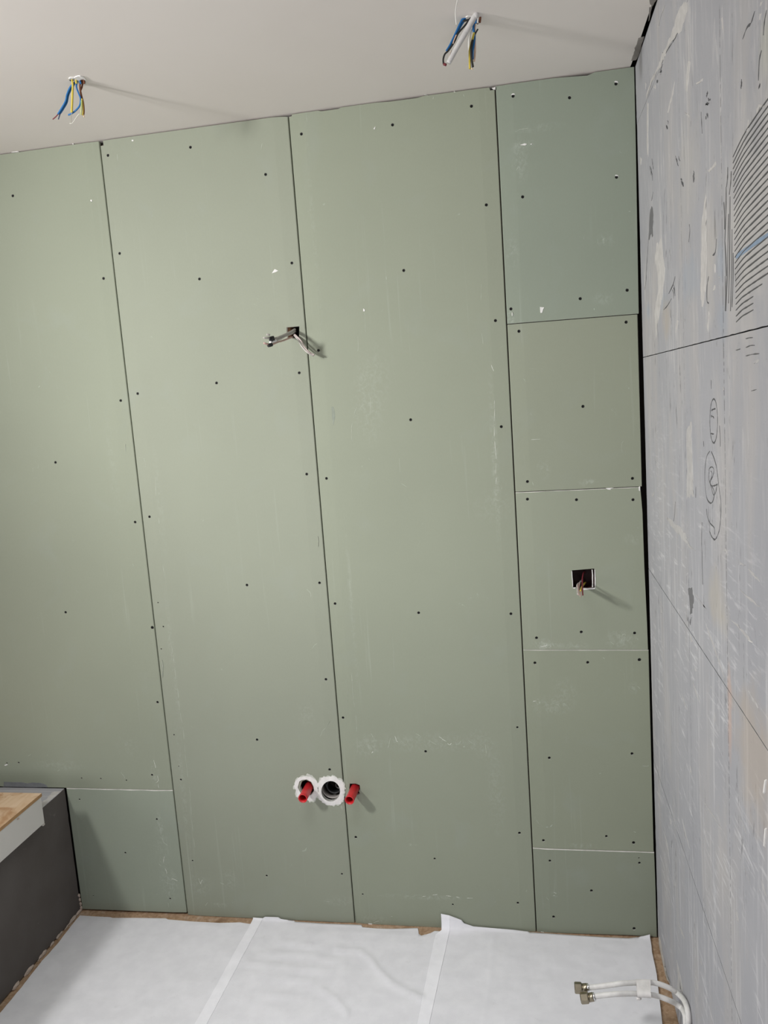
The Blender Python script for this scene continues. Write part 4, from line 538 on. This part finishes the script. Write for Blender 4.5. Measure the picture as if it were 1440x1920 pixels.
# screw: one head, shared
bm = bmesh.new(); N = 12
def ringv(r, y): return [bm.verts.new((r * math.cos(2 * math.pi * i / N), y, r * math.sin(2 * math.pi * i / N))) for i in range(N)]
rs = [ringv(.0012, .010), ringv(.0013, .004), ringv(.0041, .0006), ringv(.0041, 0), ringv(.0030, -.0002), ringv(.0014, .0001), ringv(.0010, .0016)]
for a, b in zip(rs, rs[1:]):
    for j in range(N): bm.faces.new((a[j], a[(j + 1) % N], b[(j + 1) % N], b[j]))
bm.faces.new(rs[0][::-1]); bm.faces.new(rs[-1])
bmesh.ops.recalc_face_normals(bm, faces=bm.faces[:])
screw_me = bpy.data.meshes.new('screw'); bm.to_mesh(screw_me); bm.free(); screw_me.materials.append(m_screw)

CH = {'P1b': (.0026, .45, 3), 'R5': (.0024, .4, 5), 'R4': (.0012, .6, 8), 'R3': (.0010, 1.0, 11)}
LBL = {'R1': 'bluish green panel under the ceiling', 'P1b': 'short darker green panel beside the low grey wall', 'R3': 'green panel with the square socket cut-out'}
for key, outer in M['OUT'].items():
    a0 = min(p[0] for p in outer); a1 = max(p[0] for p in outer)
    tl = key in ('P1', 'P2', 'P3', 'R1', 'R2', 'R3', 'R4', 'R5'); tr = key in ('P1', 'P2', 'P3', 'P1b')
    TD, TW = .0023, .045
    def dep(a, b, a0=a0, a1=a1, tl=tl, tr=tr):
        d = 0
        if tl and a < a0 + TW: d = TD * (1 - (a - a0) / TW)
        if tr and a > a1 - TW: d = max(d, TD * (1 - (a1 - a) / TW))
        e = min(a - a0, a1 - a)
        if e < .0016: d += .0012 * (1 - max(0, e) / .0016)
        return d
    cuts = [a0 + .0016, a1 - .0016]
    if tl: cuts.append(a0 + TW)
    if tr: cuts.append(a1 - TW)
    random.seed(len(key) + ord(key[-1]))
    holes = [list(h) for h in M['HOL'].get(key, [])]
    scr = M['SCR'][key]
    for x, z, k in scr:
        r = .0046 * k; ph = random.random()
        holes.append([(x + r * math.cos(2 * math.pi * (i + ph) / 8), z + r * math.sin(2 * math.pi * (i + ph) / 8)) for i in range(8)])
    p = plate('plasterboard_panel', outer, holes, MAT[key], m_edge, BACK, .0125, dep, cuts, CH.get(key), wall_back, m_gyps)
    if key in LBL: p['label'] = LBL[key]
    for x, z, k in scr:
        s = bpy.data.objects.new('screw', screw_me); s.location = (x, dep(x, z) + .0016, z); s.scale = (k, k, k); s.rotation_euler = (0, random.uniform(0, 3), 0)
        link(s, p)
    bms = {'w': bmesh.new(), 'f': bmesh.new()}
    for i, (pl, w) in enumerate(M['SCRATCH'].get(key, [])):
        random.seed(i * 7 + len(outer))
        P_ = smooth2(pl, 6); L_ = sum((P_[q] - P_[q - 1]).length for q in range(1, len(P_)))
        nd = max(1, int(L_ / (.034 if w >= .0017 else .05))); q0 = 0
        for dd in range(nd):        # the mark skips over the paper's grain, so it is laid down in broken dashes
            q0 = int(len(P_) * dd / nd); q1 = max(q0 + 3, int(len(P_) * (dd + random.uniform(.45, .95)) / nd) + 1)
            seg = P_[q0:min(q1, len(P_))]
            if len(seg) < 2: continue
            seg = [(v.x + random.uniform(-.0012, .0012), v.y + random.uniform(-.0012, .0012)) for v in seg[::2] + ([seg[-1]] if len(seg) % 2 == 0 else [])]
            if len(seg) < 2: continue
            ribbon_into(bms['w' if w >= .0017 else 'f'], seg, w * random.uniform(.6, 1.15), BACK, -.0003, True, .6, i * 31 + dd, .0012)
            random.seed(i * 91 + dd * 13 + 5)
    for kk, mm in (('w', m_chalk), ('f', m_faint)):
        if bms[kk].verts: tag(mobj('chalk_scratches', bms[kk], mm, p), kind='stuff')
        else: bms[kk].free()
    for fl in M['FLAKES'].get(key, []):
        bm = bmesh.new(); flake_into(bm, fl, BACK, -.0012, .0015); mobj('filler_fleck', bm, m_white, p)
    if key == 'P1':
        bm = bmesh.new(); flake_into(bm, ragged(M['SMEAR_P1'], .002, 3, 1), BACK, -.0008, .0004); mobj('adhesive_smear', bm, m_mauve, p)
    if key == 'P3':
        bm = bmesh.new(); flake_into(bm, M['SMUDGE_P3'], BACK, -.0003, .0015); mobj('rub_mark', bm, m_smudge, p)

# plaster collars round the pipe holes
for n_, (o_, i_) in enumerate(M['RINGS']):
    o2 = ragged(ragged(o_, .0055, 4, n_ * 5), .003, 2, n_ + 9)
    def dpl(a, b, i_=i_, n_=n_):
        q = min((Vector((a, b)) - Vector(p)).length for p in i_)
        return -.0006 - .0018 * math.exp(-(q / .007) ** 2) - .0008 * abs(noise.noise(Vector((a * 160, b * 160, n_))))
    fr = ragged(ragged([(sum(p[0] for p in i_) / len(i_) + (p[0] - sum(q[0] for q in i_) / len(i_)) * 1.06, sum(p[1] for p in i_) / len(i_) + (p[1] - sum(q[1] for q in i_) / len(i_)) * 1.06) for p in o_], .010, 5, n_ * 3 + 1), .005, 2, n_ + 4)
    plate('plaster_fringe', fr, [list(i_)], m_chalk, m_chalk, BACK, .010, lambda a, b: -.0003, (), None, wall_back)
    pl = plate('plaster_collar', o2, [list(i_)], m_white, m_white, BACK, .011, dpl, (), None, wall_back)

# right wall: courses of grey backer board
bm = bmesh.new(); boxmesh(bm, (C + .0125, Y0, -.05), (C + .10, .055, H + .05))
wall_right = tag(mobj('wall_right', bm, m_dark), 'wall of grey cement-coated backer boards', None, None, 'structure')
ZJ = [.010, .594, 1.189, 1.799, M['JOINTD'], H - .004]
GAP = [.0, .0009, .0008, .0009, .0004, 0]
panels = []
for i in range(5):
    z0 = ZJ[i] + GAP[i]; z1 = ZJ[i + 1] - GAP[i + 1]
    for (ya, yb) in ((-1.30, -.0015 - (.004 if i < 4 else 0)), (Y0 + .01, -1.302)):
        out = []; n = 60
        jit = lambda y, s: .0009 * noise.noise(Vector((y * 40, s, 0))) + .0006 * noise.noise(Vector((y * 130, s, 5)))
        for k in range(n + 1): y = ya + (yb - ya) * k / n; out.append((y, z0 + jit(y, i * 2.0)))
        m = 30
        if yb > -.1:
            for k in range(1, m):
                z = z0 + (z1 - z0) * k / m
                out.append((yb + .0035 * noise.noise(Vector((z * 30, 9, 0))) + .002 * noise.noise(Vector((z * 120, 3, 0))), z))
        for k in range(n + 1): y = yb + (ya - yb) * k / n; out.append((y, z1 - abs(jit(y, i * 2.0 + 1))))
        p = plate('backer_board', out, [], m_grey, m_gouge, RIGHT, .0125, None, (), None, wall_right)
        if yb > -.1: panels.append(p)
def on_panel(poly):
    z = sum(p[1] for p in poly) / len(poly)
    for i in range(5):
        if z < ZJ[i + 1]: return panels[i]
    return panels[4]
def area2(p): return abs(sum(p[i - 1][0] * p[i][1] - p[i][0] * p[i - 1][1] for i in range(len(p)))) / 2
def group_marks(name, items, mat, fn):
    by = {}
    for it in items: by.setdefault(on_panel(it[0] if isinstance(it, tuple) else it), []).append(it)
    for p, its in by.items():
        bm = bmesh.new()
        for k, it in enumerate(its): fn(bm, it, k)
        tag(mobj(name, bm, mat, p), kind='stuff')
group_marks('comb_lines', M['COMB'], m_comb, lambda bm, it, k: ribbon_into(bm, it, .0024, RIGHT, -.0009, True, .35, k))
group_marks('trowel_lines', M['TROWEL'], m_comb, lambda bm, it, k: ribbon_into(bm, it, .0042 if abs(it[0][1] - it[-1][1]) > abs(it[0][0] - it[-1][0]) else .0016, RIGHT, -.0006, True, .6, k))
group_marks('pencil_marks', M['PENCIL'], m_pencil, lambda bm, it, k: ribbon_into(bm, it, .0028, RIGHT, -.0003, False, .5, k))
group_marks('gouge_marks', M['GOUGE'], m_gouge, lambda bm, it, k: flake_into(bm, ragged(it, .010, 3, k), RIGHT, -.0006))
group_marks('crack_marks', M['CRACK'], m_crack, lambda bm, it, k: ribbon_into(bm, it[0], it[1], RIGHT, -.0004, True, .7, k))
LOWP = [q for q in M['PALE'] if sum(p[1] for p in q) / len(q) < 1.78]
HIGHP = [q for q in M['PALE'] if q not in LOWP]
for q_, m_ in ((HIGHP, m_pale), (LOWP, m_pale2)):
    group_marks('adhesive_streaks', q_, m_, lambda bm, it, k: flake_into(bm, ragged(it, .011 if area2(it) > .0016 else .0035, 5, k), RIGHT, -.0007))
group_marks('torn_flecks', M['WHITE'], m_white, lambda bm, it, k: flake_into(bm, it, RIGHT, -.002))
group_marks('blue_chalk', [M['BLUE']], plain('blue_chalk', (.27, .35, .46), .9), lambda bm, it, k: flake_into(bm, it, RIGHT, -.0005))
bm = bmesh.new(); flake_into(bm, ragged(M['CAULK'], .004, 4, 3), RIGHT, -.004); mobj('caulk_edge', bm, m_crumb, wall_right)

# ceiling slab with the cable holes
holes = [list(h) for h in M['CEHOLES']]
bm0 = [(-1.9, Y0), (C - .009, Y0), (C - .007, -.5), (C - .010, -.1), (C - .012, -.0), (C - .012, .05), (-1.9, .05)]
ceiling = tag(plate('ceiling', bm0, holes, m_ceil, m_gyps, CEIL, .03, None, (), None, None, m_gyps), 'pale grey plastered ceiling', None, None, 'structure')
bm = bmesh.new(); boxmesh(bm, (-1.9, Y0, H + .07), (C + .1, .12, H + .12)); mobj('ceiling_void', bm, m_dark, ceiling)
for k, s in enumerate(M['CESMEAR']):
    bm = bmesh.new(); flake_into(bm, ragged(s, .003, 3, k), CEIL, -.0012, .0); mobj('adhesive_smear', bm, m_grey_smear, ceiling)
for k, s in enumerate(M['CERIM']):
    hs = [h for h in M['CEHOLES'] if inside((sum(p[0] for p in h) / len(h), sum(p[1] for p in h) / len(h)), s)]
    plate('torn_plaster_rim', ragged(s, .002, 2, k), [list(h) for h in hs], m_white if k == 0 else m_ceil, m_white, CEIL, .0, lambda a, b: -.0022 + .001 * noise.noise(Vector((a * 200, b * 200, 0))), (), None, ceiling)

# low left wall
wall_left = tag(empty('wall_left', (KX, 0, 0)), 'low grey wall left of the green boards', None, None, 'structure')
bm = bmesh.new(); boxmesh(bm, (-1.9, Y0, 0.0), (KX - .0125, -.002, .4525)); under(wall_left, mobj('wall_core', bm, m_dark))
out = [(Y0, .007)]
for k in range(61): y = Y0 + (-.004 - Y0) * k / 60; out.append((y, .006 + .002 * noise.noise(Vector((y * 20, 0, 0)))))
for k in range(1, 24): z = .465 * k / 24; out.append((-.004 + .0022 * noise.noise(Vector((z * 50, 4, 0))), z))
for k in range(61): y = -.004 + (Y0 + .004) * k / 60; out.append((y, .4645 - .0015 * abs(noise.noise(Vector((y * 30, 8, 0))))))
under(wall_left, plate('backer_board', out, [], m_knee, m_knee, KNEE, .0125))
TOPK = lambda a, b, d: (a, b, .4655 - d)
under(wall_left, plate('backer_board', [(-1.9, Y0), (KX + .0015, Y0), (KX + .0008, -.9), (KX + .0015, -.3), (KX, -.05), (KX - .002, -.002), (-1.9, -.002)], [], m_grey, m_knee, TOPK, .0125))
bm = bmesh.new()
flake_into(bm, ragged([(KX - .001, -.16), (KX - .001, -.02), (KX - .03, -.03), (KX - .022, -.08), (KX - .035, -.12), (KX - .02, -.16)], .006, 4, 2), TOPK, -.0008, .0); under(wall_left, mobj('adhesive_smear', bm, m_pale))
# foam lumps along its foot
random.seed(8)
for k in range(34):
    y = -.012 - .72 * random.random() ** 1.15; r = random.choice((.0025, .003, .004, .0075)) * random.uniform(.8, 1.2)
    under(wall_left, lump('foam_lump', (KX + .001, y, r * .6 + .001), r, m_foam, k, (.7, random.uniform(1.2, 3.6), .95)))
for k in range(4): under(wall_left, lump('foam_lump', (KX + .003, -.004 - .001 * k, .012 + k * .017), .0055, m_foam, 50 + k, (.8, .7, 1.4)))

# ---------------------------------------------------------------- white box with plywood on the low wall
bx0, bx1, byn = -1.5, -.380, -.166
box = tag(empty('boxed_ledge', (-.6, -1.0, .4655)), 'white boxed ledge topped with a plywood sheet, on the low grey wall', 'ledge')
bm = bmesh.new(); boxmesh(bm, (KX + .0005, Y0 + .02, .431), (bx1, byn - .003, .5225)); boxmesh(bm, (bx0, Y0 + .02, .4668), (KX + .0003, byn - .003, .5225))
bmesh.ops.bevel(bm, geom=bm.edges[:], offset=.0012, segments=1, affect='EDGES')
under(box, mobj('white_panel', bm, m_melamine))
bm = bmesh.new(); boxmesh(bm, (bx0, Y0 + .02, .5228), (bx1 + .0015, byn, .5335))
for f in bm.faces:
    pass
bmesh.ops.recalc_face_normals(bm, faces=bm.faces[:])
for f in bm.faces: f.material_index = 0 if f.normal.z > .5 else 1
under(box, mobj('plywood_top', bm, [m_ply, m_plyedge]))
under(box, lump('adhesive_crumb', (bx1 - .004, byn - .008, .429), .006, m_crumb, 4))
under(box, lump('adhesive_crumb', (bx1 + .001, byn - .13, .515), .003, m_foam, 9, (.6, 1.6, .8)))

# splintered offcut at the low wall's foot, by the frame's edge
off = tag(empty('wood_offcut', (KX + .012, -.56, .12)), 'brown splintered wood offcut fixed to the dark low wall', 'wood offcut')
bm = bmesh.new()
vs_ = [(KX + .0005, -.50, .335), (KX + .0005, -.50, .285), (KX + .0005, -.62, .275), (KX + .0005, -.62, .35)]
vt_ = [(KX + .014, -.505, .322), (KX + .012, -.498, .288), (KX + .014, -.62, .278), (KX + .016, -.62, .345)]
a_ = [bm.verts.new(v) for v in vs_]; b_ = [bm.verts.new(v) for v in vt_]
bm.faces.new(a_); bm.faces.new(b_[::-1])
for k in range(4): bm.faces.new((a_[k], b_[k], b_[(k + 1) % 4], a_[(k + 1) % 4]))
under(off, mobj('wood_block', bm, m_timber))

# ---------------------------------------------------------------- red conduit stubs and drain
def stub(cx, cz, tipx, tipz, label, L=.067):
    r = empty('conduit_stub', (cx, 0, cz)); tag(r, label, 'pipe', 'red conduit stubs')
    under(r, hollow('pipe', (cx, .050, cz + .001), (tipx, -L, tipz), .0146, .0118, [m_red], 32, .0006))
    return r
stub(.4810, .4830, .4790, .4800, 'red plastic conduit stub poking out of a white plaster collar')
stub(.6385, .4830, .6335, .4770, 'red plastic conduit stub in the rough square hole past the board joint')
dr = tag(empty('drain_pipe', (.5555, .02, .4740)), 'black drain socket recessed in the larger white plaster collar', 'drain pipe')
under(dr, hollow('outer_sleeve', (.5555, .053, .4735), (.5555, .0135, .4735), .0335, .0322, [m_drain2], 32))
under(dr, hollow('rubber_socket', (.5625, .054, .4800), (.5625, .019, .4800), .0262, .0222, [m_drain], 32))
under(dr, hollow('socket_flange', (.5555, .054, .4735), (.5555, .048, .4735), .0330, .0215, [m_drain], 32))
under(dr, hollow('inner_ring', (.5720, .054, .4720), (.5720, .040, .4720), .0100, .0085, [m_drain2], 20))

# ---------------------------------------------------------------- cables
def bundle(name, label, cat, items, loc, smoothn=8):
    r = tag(empty(name, loc), label, cat)
    for nm, colr, rad, pts in items: under(r, tube(nm, pts, rad, WM[colr], smoothn, 6))
    return r
w1r = bundle('ceiling_cable_bundle', 'loose blue, yellow and brown wires hanging from the torn white ceiling hole', 'electric wires', M['WIRES1'], (.19, -.43, H - .001))
# risers that carry the wires up into the holes
for (a, b, colr, rad) in (((.181, -.4355), (.181, -.4355), 'yellow', .0026), ((.1975, -.428), (.1985, -.428), 'brown', .0024), ((.187, -.430), (.190, -.430), 'blue', .0023)):
    under(w1r, tube('wire', [(a[0], a[1], H + .03), (a[0], a[1], H + .006), (b[0], b[1], H - .010)], rad, WM[colr]))
w2r = bundle('ceiling_cable_bundle', 'wires around a grey plastic tube hanging from the darker ceiling hole', 'electric wires', M['WIRES2'], (1.17, -.43, H - .001))
t0, t1 = M['TUBE2'][0], M['TUBE2'][-1]
under(w2r, tube('conduit_tube', [(t0[0], t0[1] + .01, H + .02)] + [tuple(p) for p in M['TUBE2']], .0072, m_tube, 16, 5, .0056))
for x, colr in ((1.163, 'black'), (1.180, 'white'), (1.176, 'blue'), (1.185, 'brown')):
    under(w2r, tube('wire', [(x, -.432, H + .03), (x, -.433, H + .004), (x - .002, -.436, H - .012)], .0024, WM[colr]))
st = tag(empty('hanging_string', (1.145, -.60, H)), 'thin white string hanging beside the grey tube wires', 'string')
S_ = [tuple(p) for p in M['STRING']]; S_ = [q for q in S_ if q[2] < H - .002]
S_ = [(S_[0][0] + .002, S_[0][1], H - .0005)] + S_
under(st, tube('cord', S_, .0011, WM['white']))

ca = bundle('wall_cable_bundle', 'grey cables with black clamps coming out of the small upper square hole', 'electric cables', M['CABA'], (.55, 0, 1.86), 10)
for k, (p, q) in enumerate(M['CLIPA']):
    p = Vector(p); q = Vector(q); c_ = p.lerp(q, .55)
    bm = bmesh.new()
    if k < 2:
        bmesh.ops.create_cube(bm, size=1)
        for v in bm.verts: v.co = Vector((v.co.x * .015, v.co.y * .012, v.co.z * (.015 if k == 0 else .010)))
        bmesh.ops.bevel(bm, geom=bm.edges[:], offset=.002, segments=2, affect='EDGES')
        for f in bm.faces[:]: pass
        bmesh.ops.transform(bm, matrix=Matrix.Translation(c_) @ (q - p).to_track_quat('X', 'Z').to_matrix().to_4x4(), verts=bm.verts[:])
        under(ca, mobj('connector_clamp', bm, m_drain))
    else:
        tube_into(bm, [p, c_, q], .0042, 10, 4); under(ca, mobj('cable_sleeve', bm, m_hose, None, True))
for k, (p, q) in enumerate(M['TIPA']):
    under(ca, tube('connector_tip', [p, q], .0034 if k < 2 else .0030, WM['greycab'] if k < 2 else WM['pinkcab'], 10, 4, .0026))
cb = bundle('socket_cable_bundle', 'short pink, brown and yellow wires sticking out of the socket cut-out', 'electric wires', M['CABB'], (1.42, 0, .98), 8)

# flush box inside the socket cut-out
hb = M['HOL']['R3'][0]
hx0 = min(p[0] for p in hb); hx1 = max(p[0] for p in hb); hz0 = min(p[1] for p in hb); hz1 = max(p[1] for p in hb)
sbx = tag(empty('socket_box', (hx0, .02, hz0)), 'dark brown flush socket box set in the square cut-out', 'socket box')
bm = bmesh.new(); boxmesh(bm, (hx0 - .004, .051, hz0 - .004), (hx1 + .004, .0535, hz1 + .004)); under(sbx, mobj('box_back', bm, plain('box_back_brown', (.035, .012, .012), .6)))
for lo, hi in (((hx0 - .006, .014, hz0 - .006), (hx0 - .004, .0535, hz1 + .006)), ((hx1 + .004, .014, hz0 - .006), (hx1 + .006, .0535, hz1 + .006)), ((hx0 - .004, .014, hz1 + .004), (hx1 + .004, .0535, hz1 + .006)), ((hx0 - .004, .014, hz0 - .006), (hx1 + .004, .0535, hz0 - .004))):
    bm = bmesh.new(); boxmesh(bm, lo, hi); under(sbx, mobj('box_side', bm, plain('box_side_brown', (.07, .022, .02), .6)))

for k, q in enumerate(M['BOXRIM']):
    bm = bmesh.new(); flake_into(bm, ragged(q, .0012, 3, k), BACK, -.0012, .004); under(sbx, mobj('box_rim', bm, m_white if k != 1 else m_hose))

# ---------------------------------------------------------------- water hoses
def hexnut(name, a, b, r, mat):
    a = Vector(a); b = Vector(b); t = (b - a).normalized(); u = t.orthogonal().normalized(); w = t.cross(u)
    bm = bmesh.new(); L = (b - a).length
    rings = []
    for s, k, n6 in ((0, .55, 1), (0, .86, 1), (.12, 1, 1), (.88, 1, 1), (1, .86, 1), (1, .55, 1), (.5, .5, 1)):
        rings.append([bm.verts.new(a + t * L * s + (u * math.cos(math.pi * j / 3) + w * math.sin(math.pi * j / 3)) * r * k) for j in range(6)])
    for q in range(len(rings)):
        A = rings[q]; B2 = rings[(q + 1) % len(rings)]
        for j in range(6): bm.faces.new((A[j], A[(j + 1) % 6], B2[(j + 1) % 6], B2[j]))
    return mobj(name, bm, mat)
def hose(label, pts, nut, r=.0066):
    o = tag(empty('water_hose', pts[-2]), label, 'hose', 'white water hoses by the right wall')
    under(o, tube('hose_tube', pts, r, m_hose, 16, 5))
    a, m, b = (Vector(p) for p in nut)
    under(o, hexnut('nut', a, m, .0140, m_brass))
    under(o, hollow('ferrule', m, m.lerp(b, .8), .0108, .006, [m_brass], 24, .0))
    under(o, hollow('collar', m.lerp(b, .78), b + (b - m) * .08, .0104, .0068, [m_chrome], 24, .0))
    under(o, tube('spindle', [a.lerp(m, .1), m], .0062, m_brass, 12, 2))
    return o
h1 = hose('upper white water hose with a brass nut, arching from the wall corner', M['HOSE1'], M['NUT1'])
h2 = hose('lower white water hose with a brass nut, nearer the camera', M['HOSE2'], M['NUT2'])
tp = empty('tape_band', M['TAPE'][0][0]); tag(tp, 'white tape band wrapped around both water hoses', 'tape')
(t1a, t1b), (t2a, t2b) = M['TAPE']
bm = bmesh.new(); rr = .0080; n = 10
def loop(p, q):
    p = Vector(p); q = Vector(q); d = (q - p).normalized(); ax = Vector((1, 0, 0)); s_ = ax.cross(d).normalized(); d = s_.cross(ax).normalized()
    out = []
    for j in range(n + 1): a = math.pi / 2 + math.pi * j / n; out.append(p + d * (math.cos(a) * rr) + s_ * (math.sin(a) * rr))
    for j in range(n + 1): a = -math.pi / 2 + math.pi * j / n; out.append(q + d * (math.cos(a) * rr) + s_ * (math.sin(a) * rr))
    return [bm.verts.new(v) for v in out]
LA = loop(t1a, t2a); mid = loop(Vector(t1a).lerp(Vector(t1b), .5), Vector(t2a).lerp(Vector(t2b), .5)); LB = loop(t1b, t2b)
for A, B2 in ((LA, mid), (mid, LB)):
    for j in range(len(A)): bm.faces.new((A[j], A[(j + 1) % len(A)], B2[(j + 1) % len(A)], B2[j]))
under(tp, mobj('tape_wrap', bm, m_tape, None, True))
pq = Vector(t2a) + Vector((.004, -.004, -.010))
under(tp, lump('tape_tail', pq, .0055, m_tape, 3, (1.2, .7, .8)))

# ---------------------------------------------------------------- fleece sheets
def interp(tab, k, v):
    tab = sorted(tab, key=lambda p: p[k])
    if v <= tab[0][k]:
        a, b = tab[0], tab[1]
    elif v >= tab[-1][k]:
        a, b = tab[-2], tab[-1]
        if k == 0: return tab[-1]
    else:
        for a, b in zip(tab, tab[1:]):
            if a[k] <= v <= b[k]: break
    t = (v - a[k]) / ((b[k] - a[k]) or 1e-9)
    if k == 0: t = max(0, min(1, t))
    else: t = max(-9, min(1, t))
    return tuple(a[i] + (b[i] - a[i]) * t for i in range(len(a)))
def seg_d(p, a, b):
    a = Vector(a); b = Vector(b); t = max(0, min(1, (p - a).dot(b - a) / (b - a).length_squared)); return (p - a.lerp(b, t)).length
def disp(x, y):
    h = .0026 * noise.noise(Vector((x * 5, y * 9, 0))) + .0017 * noise.noise(Vector((x * 12, y * 36, 3))) + .0006 * noise.noise(Vector((x * 60, y * 60, 6)))
    h += .0022
    p = Vector((x, y))
    for rd, am in zip(M['RIDGE'], (.0065, .0050, .0040, .0036, .0034, .0030, .0030, .0012)):
        d = min(seg_d(p, a, b) for a, b in zip(rd, rd[1:]))
        h += am * math.exp(-(d / .009) ** 2)
    edge = min(1, max(0, (-y) / .03))
    return max(.0002, h) * edge
def sheet_mesh(name, tab, left, right, base, nx, mat, lift=0., w_of=None, thick=.0006):
    top = [tuple(p) for p in tab]
    xs0, xs1 = top[0][0], top[-1][0]
    lx = lambda y: interp([p[:2] for p in left], 1, y)[0] if len(left) > 1 else left[0][0]
    rx = lambda y: interp([p[:2] for p in right], 1, y)[0]
    bm = bmesh.new(); grid = []
    cols = sorted(set([xs0 + (xs1 - xs0) * i / nx for i in range(nx + 1)] + [p[0] + e for p in top for e in (-.0006, .0006) if xs0 < p[0] + e < xs1]))
    rows = [0, .012, .03]
    y = -.045; ys = []
    while y > -1.0: ys.append(y); y -= .014
    ys += [-1.1, -1.3, -1.6, -2.0, -2.6]
    for x in cols:
        s = (x - xs0) / (xs1 - xs0)
        _, yt, zt = interp(top, 0, x)
        line = []
        yt2 = min(yt, -.004)
        up = zt > .0035
        line.append(Vector((x, yt2, (zt + lift) if up else base + lift)))
        if up:
            line.append(Vector((x, -.0065, zt * .62 + base + lift)))
            line.append(Vector((x, -.010, zt * .25 + base + lift)))
            line.append(Vector((x, -.020, base + .0012 + lift)))
        else:
            for k in (.33, .66): line.append(Vector((x, yt2 + (-.030 - yt2) * k if yt2 > -.03 else yt2 - .0006 * k, base + lift)))
            line.append(Vector((x, min(-.030, yt2 - .001), base + lift)))
        for yy in ys:
            X = lx(yy) + (rx(yy) - lx(yy)) * s
            yy2 = min(yy, yt2 - .003) if yy > yt2 else yy
            line.append(Vector((X, yy2, base + lift + disp(X, yy2))))
        grid.append([bm.verts.new(v) for v in line])
    for a, b in zip(grid, grid[1:]):
        for k in range(len(a) - 1): bm.faces.new((a[k], b[k], b[k + 1], a[k + 1]))
    o = mobj(name, bm, mat, None, True)
    m = o.modifiers.new('thickness', 'SOLIDIFY'); m.thickness = thick; m.offset = 1 if False else 0
    return o
labs = ['white fleece floor sheet running along the low grey wall', 'wrinkled white fleece floor sheet between the two pale edge strips', 'white fleece floor sheet under the water hoses']
for i, s in enumerate(M['SHEETS']):
    r = tag(empty('fleece_sheet', ((s['top'][0][0] + s['top'][-1][0]) / 2, -.6, .001)), labs[i], 'floor covering', 'white fleece sheets covering the floor')
    L_ = [tuple(p) for p in s['left']]; R2 = [tuple(p) for p in s['right']]
    if i == 0: R2 = [(.36, -.02, 0), (.33, -2.0, 0)]
    if len(R2) == 2 and i == 1: pass
    under(r, sheet_mesh('sheet', s['top'], L_, R2, (.0008, .0022, .0040)[i], (90, 130, 90)[i], m_fleece))
    if i:
        w = M['STRIPW'][i]
        tl_ = s['top'][0]; tr_ = s['top'][1]
        und = [q for q in s['top'] if q[0] <= w[0][0] + .004][:2]
        if len(und) < 2: und = s['top'][:2]
        sm = sheet_mesh('edge_strip', [und[0], (w[0][0], und[1][1], und[1][2])], L_, w, (.0022, .0040)[i - 1], 8, m_strip, .0010)
        under(r, sm)
